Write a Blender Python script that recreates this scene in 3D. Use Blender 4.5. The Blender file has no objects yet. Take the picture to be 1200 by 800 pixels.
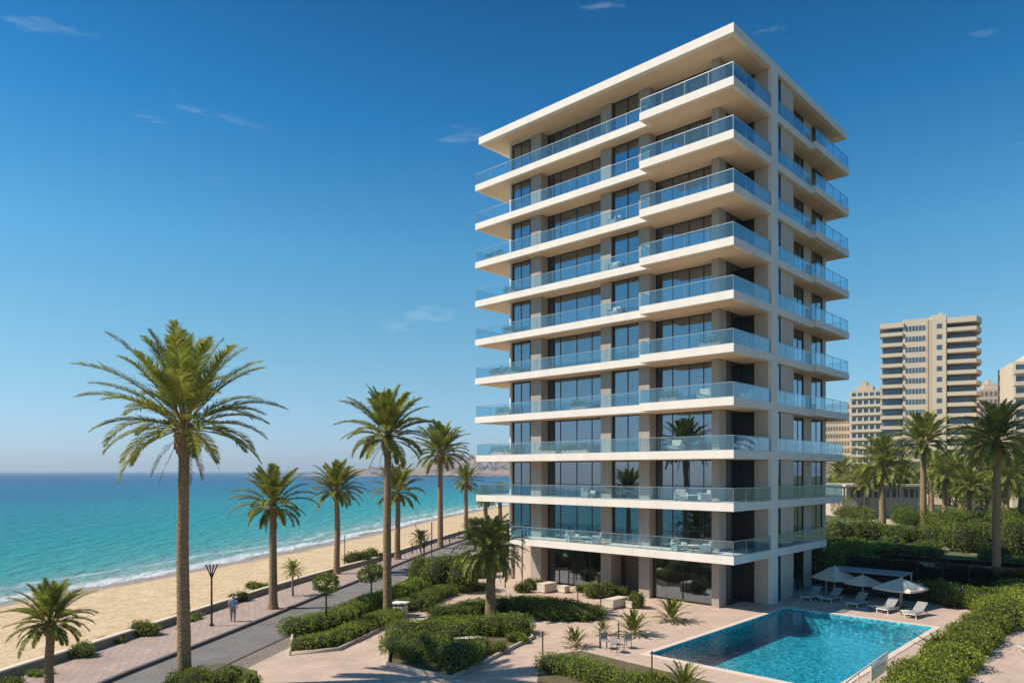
import bpy, bmesh, math, random
import numpy as np
from mathutils import Vector, Matrix
from mathutils.geometry import tessellate_polygon

R = math.radians
scene = bpy.context.scene
COL = scene.collection

# ------------------------------------------------------------------ camera
FPX, CX, HY, CAMH = 848.0, 600.0, 552.0, 9.5
cam_d = bpy.data.cameras.new("camera")
cam = bpy.data.objects.new("camera", cam_d)
COL.objects.link(cam)
cam.location = (0, 0, CAMH)
cam.rotation_euler = (R(90), 0, 0)
cam_d.sensor_width = 36.0
cam_d.lens = FPX * 36 / 1200
cam_d.shift_y = (HY - 400) / 1200
cam_d.clip_start = 0.3
cam_d.clip_end = 60000
scene.camera = cam

# ------------------------------------------------------------------ light
SUN_EL, SUN_AZ = 47.0, 180.0 + 8.0      # azimuth: direction TO the sun, degrees ccw from +X
SUN_STR, SKY_STR, EXPO = 4.8, 0.115, 0.27
world = bpy.data.worlds.new("World")
scene.world = world
world.use_nodes = True
wt = world.node_tree
wn, wl = wt.nodes, wt.links
wn.clear()
wout = wn.new("ShaderNodeOutputWorld")
bg = wn.new("ShaderNodeBackground")
sky = wn.new("ShaderNodeTexSky")
sky.sky_type = 'NISHITA'
sky.sun_disc = False
sky.sun_elevation = R(SUN_EL)
sky.sun_rotation = R(90 - SUN_AZ)
sky.altitude = 0
sky.air_density = 1.0
sky.dust_density = 0.35
sky.ozone_density = 2.0
bg.inputs[1].default_value = SKY_STR
hsv = wn.new("ShaderNodeHueSaturation")
hsv.inputs['Saturation'].default_value = 1.0
# the hue the clear coastal air gives the sky, by elevation
tcs = wn.new("ShaderNodeTexCoord"); sxyz = wn.new("ShaderNodeSeparateXYZ"); wl.new(tcs.outputs['Generated'], sxyz.inputs[0])
tint = wn.new("ShaderNodeValToRGB"); te = tint.color_ramp
te.elements[0].position = 0.012; te.elements[0].color = (.52, .69, 1.08, 1)
te.elements[1].position = .56; te.elements[1].color = (.05, .44, .70, 1)
for tp, tcol in ((.12, (.54, .79, .89)), (.18, (.50, .84, .90)), (.285, (.36, .88, 1.0)), (.43, (.11, .65, .93))):
    tk = te.elements.new(tp); tk.color = tcol + (1,)
wl.new(sxyz.outputs['Z'], tint.inputs[0])
tm_ = wn.new("ShaderNodeVectorMath"); tm_.operation = 'MULTIPLY'
wl.new(sky.outputs[0], tm_.inputs[0]); wl.new(tint.outputs[0], tm_.inputs[1])
wl.new(tm_.outputs[0], hsv.inputs['Color'])
# thin cirrus: noise on the view direction, stretched along the horizon
tc = wn.new("ShaderNodeTexCoord")
mp = wn.new("ShaderNodeMapping")
mp.inputs['Scale'].default_value = (3.2, 3.2, 15)
nz = wn.new("ShaderNodeTexNoise")
nz.inputs['Scale'].default_value = 1.35
nz.inputs['Detail'].default_value = 7
nz.inputs['Roughness'].default_value = 0.62
nz.inputs['Distortion'].default_value = 0.25
cr = wn.new("ShaderNodeValToRGB")
cr.color_ramp.elements[0].position = 0.655
cr.color_ramp.elements[0].color = (0, 0, 0, 1)
cr.color_ramp.elements[1].position = 0.80
cr.color_ramp.elements[1].color = (0.28, 0.28, 0.28, 1)
mixc = wn.new("ShaderNodeMix")
mixc.data_type = 'RGBA'
wl.new(tc.outputs['Generated'], mp.inputs['Vector'])
wl.new(mp.outputs[0], nz.inputs['Vector'])
wl.new(nz.outputs['Fac'], cr.inputs[0])
wl.new(cr.outputs[0], mixc.inputs[0])
wl.new(hsv.outputs[0], mixc.inputs[6])
mixc.inputs[7].default_value = (5.6, 6.2, 6.8, 1)
wl.new(mixc.outputs[2], bg.inputs[0])
wl.new(bg.outputs[0], wout.inputs[0])

sd = bpy.data.lights.new("sun", 'SUN')
sd.energy = SUN_STR
sd.angle = R(0.5)
sd.color = (1.0, 0.90, 0.76)
sun = bpy.data.objects.new("sun", sd)
COL.objects.link(sun)
_s = Vector((math.cos(R(SUN_AZ)) * math.cos(R(SUN_EL)), math.sin(R(SUN_AZ)) * math.cos(R(SUN_EL)), math.sin(R(SUN_EL))))
sun.rotation_euler = _s.to_track_quat('Z', 'Y').to_euler()
sun.location = _s * 60

scene.view_settings.view_transform = 'Standard'
scene.view_settings.look = 'None'
scene.view_settings.exposure = EXPO
scene.view_settings.gamma = 1
scene.view_settings.use_curve_mapping = False
scene.render.engine = 'CYCLES'
scene.cycles.max_bounces = 10
scene.cycles.transparent_max_bounces = 24
scene.cycles.caustics_reflective = False
scene.cycles.caustics_refractive = False

# ------------------------------------------------------------------ helpers
def G(px, py, z=0.0):
    """point of the place at height z that the photo shows at pixel px, py"""
    Y = FPX * (CAMH - z) / (py - HY)
    return Vector(((px - CX) / FPX * Y, Y, z))

def tag(o, label=None, cat=None, group=None, kind=None):
    if label: o['label'] = label
    if cat: o['category'] = cat
    if group: o['group'] = group
    if kind: o['kind'] = kind
    return o

def empty(name, loc=(0, 0, 0), rz=0.0, label=None, cat=None, group=None):
    o = bpy.data.objects.new(name, None)
    o.empty_display_size = 0.3
    COL.objects.link(o)
    o.location = loc
    o.rotation_euler = (0, 0, rz)
    return tag(o, label, cat, group)

def link_mesh(name, me, mat, parent=None, loc=None):
    o = bpy.data.objects.new(name, me)
    COL.objects.link(o)
    if mat is not None and not me.materials:
        me.materials.append(mat)
    if parent is not None: o.parent = parent
    if loc is not None: o.location = loc
    return o

def np_mesh(name, verts, faces, smooth=False):
    verts = np.asarray(verts, dtype=np.float32).reshape(-1, 3)
    faces = np.asarray(faces, dtype=np.int32)
    me = bpy.data.meshes.new(name)
    n = faces.shape[1]
    me.vertices.add(len(verts)); me.vertices.foreach_set("co", verts.ravel())
    me.loops.add(faces.size); me.loops.foreach_set("vertex_index", faces.ravel())
    me.polygons.add(len(faces))
    me.polygons.foreach_set("loop_start", np.arange(0, faces.size, n, dtype=np.int32))
    if smooth: me.polygons.foreach_set("use_smooth", np.ones(len(faces), dtype=bool))
    me.update(calc_edges=True)
    me.validate()
    return me

class MB:
    def __init__(s): s.v = []; s.f = []
    def box(s, x0, x1, y0, y1, z0, z1):
        if x0 > x1: x0, x1 = x1, x0
        if y0 > y1: y0, y1 = y1, y0
        b = len(s.v)
        s.v += [(x0,y0,z0),(x1,y0,z0),(x1,y1,z0),(x0,y1,z0),(x0,y0,z1),(x1,y0,z1),(x1,y1,z1),(x0,y1,z1)]
        s.f += [tuple(b+i for i in q) for q in ((0,3,2,1),(4,5,6,7),(0,1,5,4),(1,2,6,5),(2,3,7,6),(3,0,4,7))]
        return s
    def ab(s, a0, a1, b0, b1, z0, z1):          # building axes: a to the left, b to the back
        return s.box(-a0, -a1, b0, b1, z0, z1)
    def obox(s, c, u, L, W, z0, z1):             # centre, unit direction, length, width
        u = Vector((u[0], u[1])).normalized(); n = Vector((-u.y, u.x))
        b = len(s.v)
        for z in (z0, z1):
            for (i, j) in ((-1,-1),(1,-1),(1,1),(-1,1)):
                p = Vector((c[0], c[1])) + u*(i*L/2) + n*(j*W/2)
                s.v.append((p.x, p.y, z))
        s.f += [tuple(b+i for i in q) for q in ((0,3,2,1),(4,5,6,7),(0,1,5,4),(1,2,6,5),(2,3,7,6),(3,0,4,7))]
        return s
    def prism(s, pts, z0, z1, holes=()):
        pts = [(p[0], p[1]) for p in pts]
        area = sum(pts[i][0]*pts[(i+1)%len(pts)][1]-pts[(i+1)%len(pts)][0]*pts[i][1] for i in range(len(pts)))
        if area < 0: pts = pts[::-1]
        b = len(s.v); n = len(pts)
        for z in (z0, z1): s.v += [(p[0], p[1], z) for p in pts]
        for t in tessellate_polygon([[Vector((p[0], p[1], 0)) for p in pts]]):
            a = Vector(pts[t[1]])-Vector(pts[t[0]]); c = Vector(pts[t[2]])-Vector(pts[t[0]])
            if a.x*c.y-a.y*c.x < 0: t = t[::-1]
            s.f.append(tuple(b+n+i for i in t)); s.f.append(tuple(b+i for i in t[::-1]))
        for i in range(n): s.f.append((b+i, b+(i+1)%n, b+n+(i+1)%n, b+n+i))
        return s
    def tube(s, path, rad, seg=8, cap=True):
        path = [Vector(p) for p in path]
        if not hasattr(rad, '__len__'): rad = [rad]*len(path)
        b = len(s.v); n = len(path); ref = None
        for i, p in enumerate(path):
            d = (path[min(i+1, n-1)] - path[max(i-1, 0)]).normalized()
            if ref is None: ref = Vector((1, 0, 0)) if abs(d.x) < .8 else Vector((0, 1, 0))
            u = d.cross(ref).normalized(); w = d.cross(u).normalized(); ref = -w.cross(d).normalized() if False else ref
            for k in range(seg):
                a = 2*math.pi*k/seg
                q = p + (u*math.cos(a) + w*math.sin(a))*rad[i]
                s.v.append(tuple(q))
        for i in range(n-1):
            for k in range(seg):
                s.f.append((b+i*seg+k, b+(i+1)*seg+k, b+(i+1)*seg+(k+1)%seg, b+i*seg+(k+1)%seg))
        if cap:
            s.f.append(tuple(b+k for k in range(seg)))
            s.f.append(tuple(b+(n-1)*seg+k for k in reversed(range(seg))))
        return s
    def quad(s, *p):
        b = len(s.v); s.v += [tuple(q) for q in p]; s.f.append(tuple(range(b, b+len(p)))); return s
    def build(s, name, mat, parent=None, loc=None, smooth=False, bevel=0):
        me = bpy.data.meshes.new(name)
        me.from_pydata([tuple(v) for v in s.v], [], s.f)
        me.update()
        if smooth:
            for p in me.polygons: p.use_smooth = True
        o = link_mesh(name, me, mat, parent, loc)
        if bevel:
            m = o.modifiers.new("bevel", 'BEVEL'); m.width = bevel; m.segments = 2; m.limit_method = 'ANGLE'
        return o

def copy_tree(o, parent=None):
    c = o.copy(); COL.objects.link(c)
    if parent is not None: c.parent = parent
    for ch in list(o.children): copy_tree(ch, c)
    return c

# ------------------------------------------------------------------ materials
def mat_new(name):
    m = bpy.data.materials.new(name); m.use_nodes = True
    nt = m.node_tree
    b = nt.nodes["Principled BSDF"]
    return m, nt, nt.nodes, nt.links, b

def setin(b, **k):
    for n, v in k.items():
        n = n.replace('_', ' ')
        if n in b.inputs: b.inputs[n].default_value = v

def stained(name, col, rough=0.8, amt=0.12, scale=0.6, bump=0.0, bscale=20, metallic=0, stretch=(1, 1, 1), spec=0.4, coord='Object'):
    """plain surface with soft uneven weathering and a fine bump"""
    m, nt, N, L, b = mat_new(name)
    t = N.new("ShaderNodeTexCoord"); mpn = N.new("ShaderNodeMapping"); mpn.inputs['Scale'].default_value = stretch
    L.new(t.outputs[coord], mpn.inputs[0])
    n1 = N.new("ShaderNodeTexNoise"); n1.inputs['Scale'].default_value = scale; n1.inputs['Detail'].default_value = 8
    n1.inputs['Roughness'].default_value = 0.65
    L.new(mpn.outputs[0], n1.inputs['Vector'])
    r = N.new("ShaderNodeValToRGB")
    r.color_ramp.elements[0].position = 0.3; r.color_ramp.elements[1].position = 0.72
    r.color_ramp.elements[0].color = tuple(c*(1-amt) for c in col) + (1,)
    r.color_ramp.elements[1].color = tuple(min(1, c*(1+amt)) for c in col) + (1,)
    L.new(n1.outputs['Fac'], r.inputs[0]); L.new(r.outputs[0], b.inputs['Base Color'])
    setin(b, Roughness=rough, Metallic=metallic, Specular_IOR_Level=spec)
    if bump:
        n2 = N.new("ShaderNodeTexNoise"); n2.inputs['Scale'].default_value = bscale; n2.inputs['Detail'].default_value = 4
        L.new(mpn.outputs[0], n2.inputs['Vector'])
        bp = N.new("ShaderNodeBump"); bp.inputs['Strength'].default_value = bump; bp.inputs['Distance'].default_value = 0.05
        L.new(n2.outputs['Fac'], bp.inputs['Height']); L.new(bp.outputs[0], b.inputs['Normal'])
    return m

def tiled(name, c1, c2, mortar, bw, bh, rot=0.0, ms=0.012, rough=0.7, off=0.5, coord='Object', bump=0.3):
    m, nt, N, L, b = mat_new(name)
    t = N.new("ShaderNodeTexCoord"); mpn = N.new("ShaderNodeMapping"); mpn.inputs['Rotation'].default_value = (0, 0, rot)
    L.new(t.outputs[coord], mpn.inputs[0])
    br = N.new("ShaderNodeTexBrick"); br.offset = off
    br.inputs['Color1'].default_value = c1 + (1,); br.inputs['Color2'].default_value = c2 + (1,); br.inputs['Mortar'].default_value = mortar + (1,)
    br.inputs['Scale'].default_value = 1; br.inputs['Brick Width'].default_value = bw; br.inputs['Row Height'].default_value = bh
    br.inputs['Mortar Size'].default_value = ms; br.inputs['Mortar Smooth'].default_value = 0.3
    L.new(mpn.outputs[0], br.inputs['Vector'])
    n1 = N.new("ShaderNodeTexNoise"); n1.inputs['Scale'].default_value = 0.45; n1.inputs['Detail'].default_value = 9; n1.inputs['Roughness'].default_value = .7
    L.new(t.outputs[coord], n1.inputs['Vector'])
    r = N.new("ShaderNodeMapRange"); r.inputs[1].default_value = .3; r.inputs[2].default_value = .7; r.inputs[3].default_value = .82; r.inputs[4].default_value = 1.12
    L.new(n1.outputs['Fac'], r.inputs[0])
    mx = N.new("ShaderNodeVectorMath"); mx.operation = 'SCALE'
    L.new(br.outputs['Color'], mx.inputs[0]); L.new(r.outputs[0], mx.inputs['Scale'])
    L.new(mx.outputs[0], b.inputs['Base Color'])
    setin(b, Roughness=rough, Specular_IOR_Level=.35)
    bp = N.new("ShaderNodeBump"); bp.inputs['Strength'].default_value = bump; bp.inputs['Distance'].default_value = 0.01; bp.invert = True
    L.new(br.outputs['Fac'], bp.inputs['Height']); L.new(bp.outputs[0], b.inputs['Normal'])
    return m

def leafy(name, dark, light, trans=0.35, rough=0.5):
    m, nt, N, L, b = mat_new(name)
    g = N.new("ShaderNodeNewGeometry")
    r = N.new("ShaderNodeValToRGB")
    r.color_ramp.elements[0].color = dark + (1,); r.color_ramp.elements[1].color = light + (1,)
    L.new(g.outputs['Random Per Island'], r.inputs[0])
    t = N.new("ShaderNodeTexCoord"); n1 = N.new("ShaderNodeTexNoise"); n1.inputs['Scale'].default_value = 1.1; n1.inputs['Detail'].default_value = 3
    L.new(t.outputs['Object'], n1.inputs['Vector'])
    mr = N.new("ShaderNodeMapRange"); mr.inputs[1].default_value = .35; mr.inputs[2].default_value = .65; mr.inputs[3].default_value = .7; mr.inputs[4].default_value = 1.3
    L.new(n1.outputs['Fac'], mr.inputs[0])
    mx = N.new("ShaderNodeVectorMath"); mx.operation = 'SCALE'
    L.new(r.outputs[0], mx.inputs[0]); L.new(mr.outputs[0], mx.inputs['Scale'])
    L.new(mx.outputs[0], b.inputs['Base Color'])
    setin(b, Roughness=rough, Specular_IOR_Level=.16)
    tr = N.new("ShaderNodeBsdfTranslucent"); L.new(mx.outputs[0], tr.inputs[0])
    ms = N.new("ShaderNodeMixShader"); ms.inputs[0].default_value = trans
    L.new(b.outputs[0], ms.inputs[1]); L.new(tr.outputs[0], ms.inputs[2])
    L.new(ms.outputs[0], N["Material Output"].inputs[0])
    return m

def glassy(name, tint, refl_col=(1, 1, 1), base_refl=0.12, rough=0.0, wob=0.0, film=0.0):
    """architectural pane: clear tinted transmission + mirror by Fresnel"""
    m, nt, N, L, b = mat_new(name)
    N.remove(b)
    tr = N.new("ShaderNodeBsdfTransparent"); tr.inputs[0].default_value = tint + (1,)
    gl = N.new("ShaderNodeBsdfGlossy"); gl.inputs['Color'].default_value = refl_col + (1,); gl.inputs['Roughness'].default_value = rough
    lw = N.new("ShaderNodeLayerWeight"); lw.inputs[0].default_value = 0.5
    pw = N.new("ShaderNodeMath"); pw.operation = 'POWER'; pw.inputs[1].default_value = 3.6; L.new(lw.outputs['Facing'], pw.inputs[0])
    mr = N.new("ShaderNodeMapRange"); mr.inputs[3].default_value = base_refl; mr.inputs[4].default_value = 1.0
    L.new(pw.outputs[0], mr.inputs[0])
    ms = N.new("ShaderNodeMixShader")
    L.new(mr.outputs[0], ms.inputs[0]); L.new(tr.outputs[0], ms.inputs[1]); L.new(gl.outputs[0], ms.inputs[2])
    L.new(ms.outputs[0], N["Material Output"].inputs[0])
    if film:       # even blue diffuse share that makes the pane milky
        df = N.new("ShaderNodeBsdfDiffuse"); df.inputs[0].default_value = (.38, .62, .76, 1)
        m2 = N.new("ShaderNodeMixShader"); m2.inputs[0].default_value = film
        L.new(ms.outputs[0], m2.inputs[1]); L.new(df.outputs[0], m2.inputs[2]); L.new(m2.outputs[0], N["Material Output"].inputs[0])
    if wob:
        t = N.new("ShaderNodeTexCoord"); n1 = N.new("ShaderNodeTexNoise"); n1.inputs['Scale'].default_value = .5; n1.inputs['Detail'].default_value = 2
        L.new(t.outputs['Object'], n1.inputs['Vector'])
        bp = N.new("ShaderNodeBump"); bp.inputs['Strength'].default_value = wob; bp.inputs['Distance'].default_value = .1
        L.new(n1.outputs['Fac'], bp.inputs['Height']); L.new(bp.outputs[0], gl.inputs['Normal'])
    return m

M = {}
M['stucco'] = stained('cream_stucco', (.78, .70, .615), .75, .075, .5, .14, 30, stretch=(1.6, 1.6, .35))
M['soffit'] = stained('bounce_warmed_soffit', (.76, .55, .37), .85, .05, .3)
M['panel'] = stained('beige_panel', (.56, .45, .36), .7, .08, .8, .1, 12, stretch=(1, 1, .25))
M['stone'] = stained('taupe_stone', (.36, .31, .26), .7, .14, 2.2, .15, 14, stretch=(3, 3, .35))
M['frame'] = stained('dark_bronze_frame', (.022, .022, .024), .35, .1, 2)
M['window'] = glassy('window_glass', (.55, .60, .62), (.74, .87, 1.0), .22, .0, .05)
M['rail_glass'] = glassy('railing_glass', (.77, .90, .95), (.80, .93, 1.0), .065, .0, 0, .035)
M['rail'] = stained('brushed_rail', (.42, .43, .43), .35, .08, 3, metallic=.7)
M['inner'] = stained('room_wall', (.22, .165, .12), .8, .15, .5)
M['curtain'] = stained('linen_curtain', (.56, .48, .38), .9, .18, 7, stretch=(6, 6, .15))
M['plaza'] = tiled('pink_stone_paving', (.56, .42, .33), (.505, .375, .295), (.38, .285, .225), 1.2, .6, R(-43.3), .012)
M['promenade'] = tiled('promenade_paving', (.44, .325, .265), (.38, .285, .235), (.27, .20, .17), .8, .4, R(70), .015)
M['strip'] = tiled('brown_brick_paving', (.27, .21, .17), (.22, .17, .14), (.15, .12, .10), .4, .2, R(20), .02)
M['asphalt'] = stained('asphalt', (.19, .172, .16), .9, .22, .5, .5, 60)
M['kerb'] = stained('dark_kerb_stone', (.10, .09, .085), .8, .2, 2)
M['wallstone'] = tiled('sandstone_wall', (.38, .29, .18), (.33, .25, .16), (.24, .18, .12), .6, .25, 0, .015)
M['cap'] = stained('wall_coping', (.62, .53, .42), .8, .08, 1)
M['planter'] = stained('planter_kerb', (.50, .38, .30), .8, .08, 1)
M['soil'] = stained('bed_soil', (.12, .10, .05), .95, .35, 2, .6, 15)
M['earth'] = stained('garden_ground', (.085, .10, .035), .95, .4, .15, .6, 4)
M['white'] = stained('white_paint', (.75, .72, .66), .5, .05, 2)
M['offwhite'] = stained('outdoor_cushion', (.62, .56, .48), .9, .06, 3)
M['sling'] = stained('grey_sling_fabric', (.30, .285, .27), .9, .08, 5)
M['canvas'] = stained('umbrella_canvas', (.70, .58, .46), .9, .06, 2)
M['black'] = stained('black_metal', (.02, .02, .02), .4, .1, 3)
M['greyroof'] = stained('grey_canopy', (.27, .26, .27), .8, .12, 1)
M['palmleaf'] = leafy('palm_leaflets', (.16, .19, .03), (.40, .41, .085), .38, .45)
M['palmleaf2'] = leafy('golden_palm_leaflets', (.16, .19, .03), (.38, .38, .09), .38, .45)
M['palmdry'] = leafy('frond_stalk', (.20, .14, .05), (.34, .25, .10), .1, .6)
M['hedge'] = leafy('hedge_leaves', (.12, .17, .018), (.36, .41, .06), .42, .5)
M['hedge2'] = leafy('dark_hedge_leaves', (.08, .12, .014), (.24, .30, .045), .38, .5)
M['bush'] = leafy('yellow_green_leaves', (.11, .145, .014), (.27, .29, .05), .38, .5)
M['tree'] = leafy('tree_leaves', (.07, .105, .014), (.25, .30, .05), .40, .5)
M['core'] = stained('bush_dark_core', (.020, .028, .008), 1, .4, 6)  # solid dark filling inside the foliage
M['bark'] = stained('tree_bark', (.10, .075, .05), .9, .3, 6, .8, 20)

def trunk_mat():
    m, nt, N, L, b = mat_new('palm_bark')
    t = N.new("ShaderNodeTexCoord")
    w = N.new("ShaderNodeTexWave"); w.bands_direction = 'Z'; w.inputs['Scale'].default_value = 3.6; w.inputs['Distortion'].default_value = 7
    w.inputs['Detail'].default_value = 4; w.inputs['Detail Scale'].default_value = 3
    L.new(t.outputs['Object'], w.inputs['Vector'])
    n1 = N.new("ShaderNodeTexNoise"); n1.inputs['Scale'].default_value = 7; n1.inputs['Detail'].default_value = 6
    L.new(t.outputs['Object'], n1.inputs['Vector'])
    mx = N.new("ShaderNodeMath"); mx.operation = 'MULTIPLY'; L.new(w.outputs['Fac'], mx.inputs[0]); L.new(n1.outputs['Fac'], mx.inputs[1])
    r = N.new("ShaderNodeValToRGB")
    r.color_ramp.elements[0].position = .0; r.color_ramp.elements[0].color = (.17, .115, .065, 1)
    r.color_ramp.elements[1].position = .6; r.color_ramp.elements[1].color = (.50, .34, .19, 1)
    L.new(mx.outputs[0], r.inputs[0]); L.new(r.outputs[0], b.inputs['Base Color'])
    bp = N.new("ShaderNodeBump"); bp.inputs['Strength'].default_value = .9; bp.inputs['Distance'].default_value = .06
    L.new(mx.outputs[0], bp.inputs['Height']); L.new(bp.outputs[0], b.inputs['Normal'])
    setin(b, Roughness=.9, Specular_IOR_Level=.2)
    return m
M['trunk'] = trunk_mat()

# ------------------------------------------------------------------ sea, beach, ground
def poly_offset(pts, d):
    """points shifted d to the left of a polyline"""
    out = []
    for i in range(len(pts)):
        a = Vector(pts[max(i-1, 0)][:2]); b = Vector(pts[min(i+1, len(pts)-1)][:2])
        t = (b-a).normalized(); n = Vector((-t.y, t.x))
        out.append(Vector(pts[i][:2]) + n*d)
    return out

def resample(pts, step):
    pts = [Vector(p[:2]) for p in pts]; out = [pts[0]]
    for a, b in zip(pts[:-1], pts[1:]):
        n = max(1, int((b-a).length/step))
        for i in range(1, n+1): out.append(a.lerp(b, i/n))
    return out

def smooth_line(pts, it=3):
    pts = [Vector(p[:2]) for p in pts]
    for _ in range(it):
        q = [pts[0]]
        for a, b in zip(pts[:-1], pts[1:]): q += [a.lerp(b, .25), a.lerp(b, .75)]
        q.append(pts[-1]); pts = q
    return pts

SEA = -0.8
shore = [(-62, -40), (-52, 10)] + [tuple(G(x, y, SEA)[:2]) for x, y in ((0, 707), (200, 672), (400, 634), (500, 609), (545, 600))] + [(5, 250), (60, 360), (230, 520), (600, 760), (1500, 1000)]
shore = smooth_line(shore, 3)
wall_line = [(-27, 8), (-24.6, 24)] + [tuple(G(x, y, .40)[:2]) for x, y in ((0, 785), (80, 761), (150, 739), (200, 723), (317, 686), (400, 663), (445, 652))] + [(-9.0, 106), (-2, 135), (20, 200), (60, 270), (230, 430), (600, 660), (1500, 900)]
wall_line = smooth_line(wall_line, 2)

def ribbon(name, line, rows, mat, smooth=True):
    """line: 2-D polyline; rows: list of (offset to the left, z). Adds attribute 'off'."""
    V = []; off = []
    for d, z in rows:
        for p in poly_offset(line, d): V.append((p.x, p.y, z)); off.append(d)
    n = len(line); F = []
    for r in range(len(rows)-1):
        for i in range(n-1): F.append((r*n+i, r*n+i+1, (r+1)*n+i+1, (r+1)*n+i))
    me = np_mesh(name, V, F, smooth)
    at = me.attributes.new("off", 'FLOAT', 'POINT'); at.data.foreach_set("value", np.array(off, dtype=np.float32))
    me.materials.append(mat)
    o = bpy.data.objects.new(name, me); COL.objects.link(o)
    return o

def sea_mat():
    m, nt, N, L, b = mat_new('sea_water')
    at = N.new("ShaderNodeAttribute"); at.attribute_name = 'off'
    t = N.new("ShaderNodeTexCoord")
    # large drifting patches of depth
    n0 = N.new("ShaderNodeTexNoise"); n0.inputs['Scale'].default_value = .012; n0.inputs['Detail'].default_value = 5
    mp0 = N.new("ShaderNodeMapping"); mp0.inputs['Scale'].default_value = (1, .5, 1); L.new(t.outputs['Object'], mp0.inputs[0]); L.new(mp0.outputs[0], n0.inputs['Vector'])
    lg = N.new("ShaderNodeMath"); lg.operation = 'LOGARITHM'; lg.inputs[1].default_value = 10
    ad1 = N.new("ShaderNodeMath"); ad1.operation = 'MAXIMUM'; ad1.inputs[1].default_value = 1; L.new(at.outputs['Fac'], ad1.inputs[0]); L.new(ad1.outputs[0], lg.inputs[0])
    nn = N.new("ShaderNodeMath"); nn.operation = 'MULTIPLY_ADD'; nn.inputs[1].default_value = .6; nn.inputs[2].default_value = -.30; L.new(n0.outputs['Fac'], nn.inputs[0])
    sm = N.new("ShaderNodeMath"); sm.operation = 'ADD'; L.new(lg.outputs[0], sm.inputs[0]); L.new(nn.outputs[0], sm.inputs[1])
    mr = N.new("ShaderNodeMapRange"); mr.inputs[1].default_value = 0; mr.inputs[2].default_value = 4; L.new(sm.outputs[0], mr.inputs[0])
    r = N.new("ShaderNodeValToRGB"); e = r.color_ramp
    e.elements[0].position = 0.0; e.elements[0].color = (.30, .29, .22, 1)
    e.elements[1].position = 1.0; e.elements[1].color = (.002, .07, .185, 1)
    for p, c in ((.16, (.26, .40, .37)), (.30, (.05, .33, .33)), (.41, (.008, .28, .31)), (.50, (.005, .215, .285)), (.585, (.003, .15, .26)), (.72, (.002, .09, .215))):
        k = e.elements.new(p); k.color = c + (1,)
    L.new(mr.outputs[0], r.inputs[0])
    # foam: two wandering bands near the shore
    wv = N.new("ShaderNodeTexNoise"); wv.inputs['Scale'].default_value = .06; wv.inputs['Detail'].default_value = 6; wv.inputs['Roughness'].default_value = .6; L.new(t.outputs['Object'], wv.inputs['Vector'])
    ms_ = N.new("ShaderNodeMapping"); ms_.inputs['Rotation'].default_value = (0, 0, R(-14)); ms_.inputs['Scale'].default_value = (1.4, .28, 1); L.new(t.outputs['Object'], ms_.inputs[0])
    fb = N.new("ShaderNodeTexNoise"); fb.inputs['Scale'].default_value = 1.6; fb.inputs['Detail'].default_value = 8; fb.inputs['Roughness'].default_value = .7; L.new(ms_.outputs[0], fb.inputs['Vector'])
    wo = N.new("ShaderNodeMath"); wo.operation = 'MULTIPLY_ADD'; wo.inputs[1].default_value = 10; L.new(wv.outputs['Fac'], wo.inputs[0]); L.new(at.outputs['Fac'], wo.inputs[2])
    foams = []
    for c, w, g in ((6.6, 3.0, .95), (12.0, 2.4, .60), (21.0, 1.4, .36)):
        s1 = N.new("ShaderNodeMath"); s1.operation = 'SUBTRACT'; s1.inputs[1].default_value = c; L.new(wo.outputs[0], s1.inputs[0])
        s2 = N.new("ShaderNodeMath"); s2.operation = 'ABSOLUTE'; L.new(s1.outputs[0], s2.inputs[0])
        s3 = N.new("ShaderNodeMapRange"); s3.inputs[1].default_value = 0; s3.inputs[2].default_value = w; s3.inputs[3].default_value = g; s3.inputs[4].default_value = 0; L.new(s2.outputs[0], s3.inputs[0])
        foams.append(s3.outputs[0])
    a1 = N.new("ShaderNodeMath"); a1.operation = 'MAXIMUM'; L.new(foams[0], a1.inputs[0]); L.new(foams[1], a1.inputs[1])
    a2 = N.new("ShaderNodeMath"); a2.operation = 'MAXIMUM'; L.new(a1.outputs[0], a2.inputs[0]); L.new(foams[2], a2.inputs[1])
    a3 = N.new("ShaderNodeMath"); a3.operation = 'ADD'; L.new(a2.outputs[0], a3.inputs[0]); L.new(fb.outputs['Fac'], a3.inputs[1])
    fm = N.new("ShaderNodeMapRange"); fm.inputs[1].default_value = .88; fm.inputs[2].default_value = 1.30; L.new(a3.outputs[0], fm.inputs[0])
    mx = N.new("ShaderNodeMix"); mx.data_type = 'RGBA'; L.new(fm.outputs[0], mx.inputs[0]); L.new(r.outputs[0], mx.inputs[6]); mx.inputs[7].default_value = (.78, .80, .78, 1)
    L.new(mx.outputs[2], b.inputs['Base Color'])
    # waves
    mpw = N.new("ShaderNodeMapping"); mpw.inputs['Rotation'].default_value = (0, 0, R(-20)); mpw.inputs['Scale'].default_value = (1, .45, 1); L.new(t.outputs['Object'], mpw.inputs[0])
    w1 = N.new("ShaderNodeTexNoise"); w1.inputs['Scale'].default_value = .45; w1.inputs['Detail'].default_value = 9; w1.inputs['Roughness'].default_value = .62; L.new(mpw.outputs[0], w1.inputs['Vector'])
    bp = N.new("ShaderNodeBump"); bp.inputs['Strength'].default_value = 1; bp.inputs['Distance'].default_value = 2.2; L.new(w1.outputs['Fac'], bp.inputs['Height'])
    L.new(bp.outputs[0], b.inputs['Normal'])
    setin(b, Roughness=.3, Specular_IOR_Level=.10, IOR=1.33)
    return m

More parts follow.
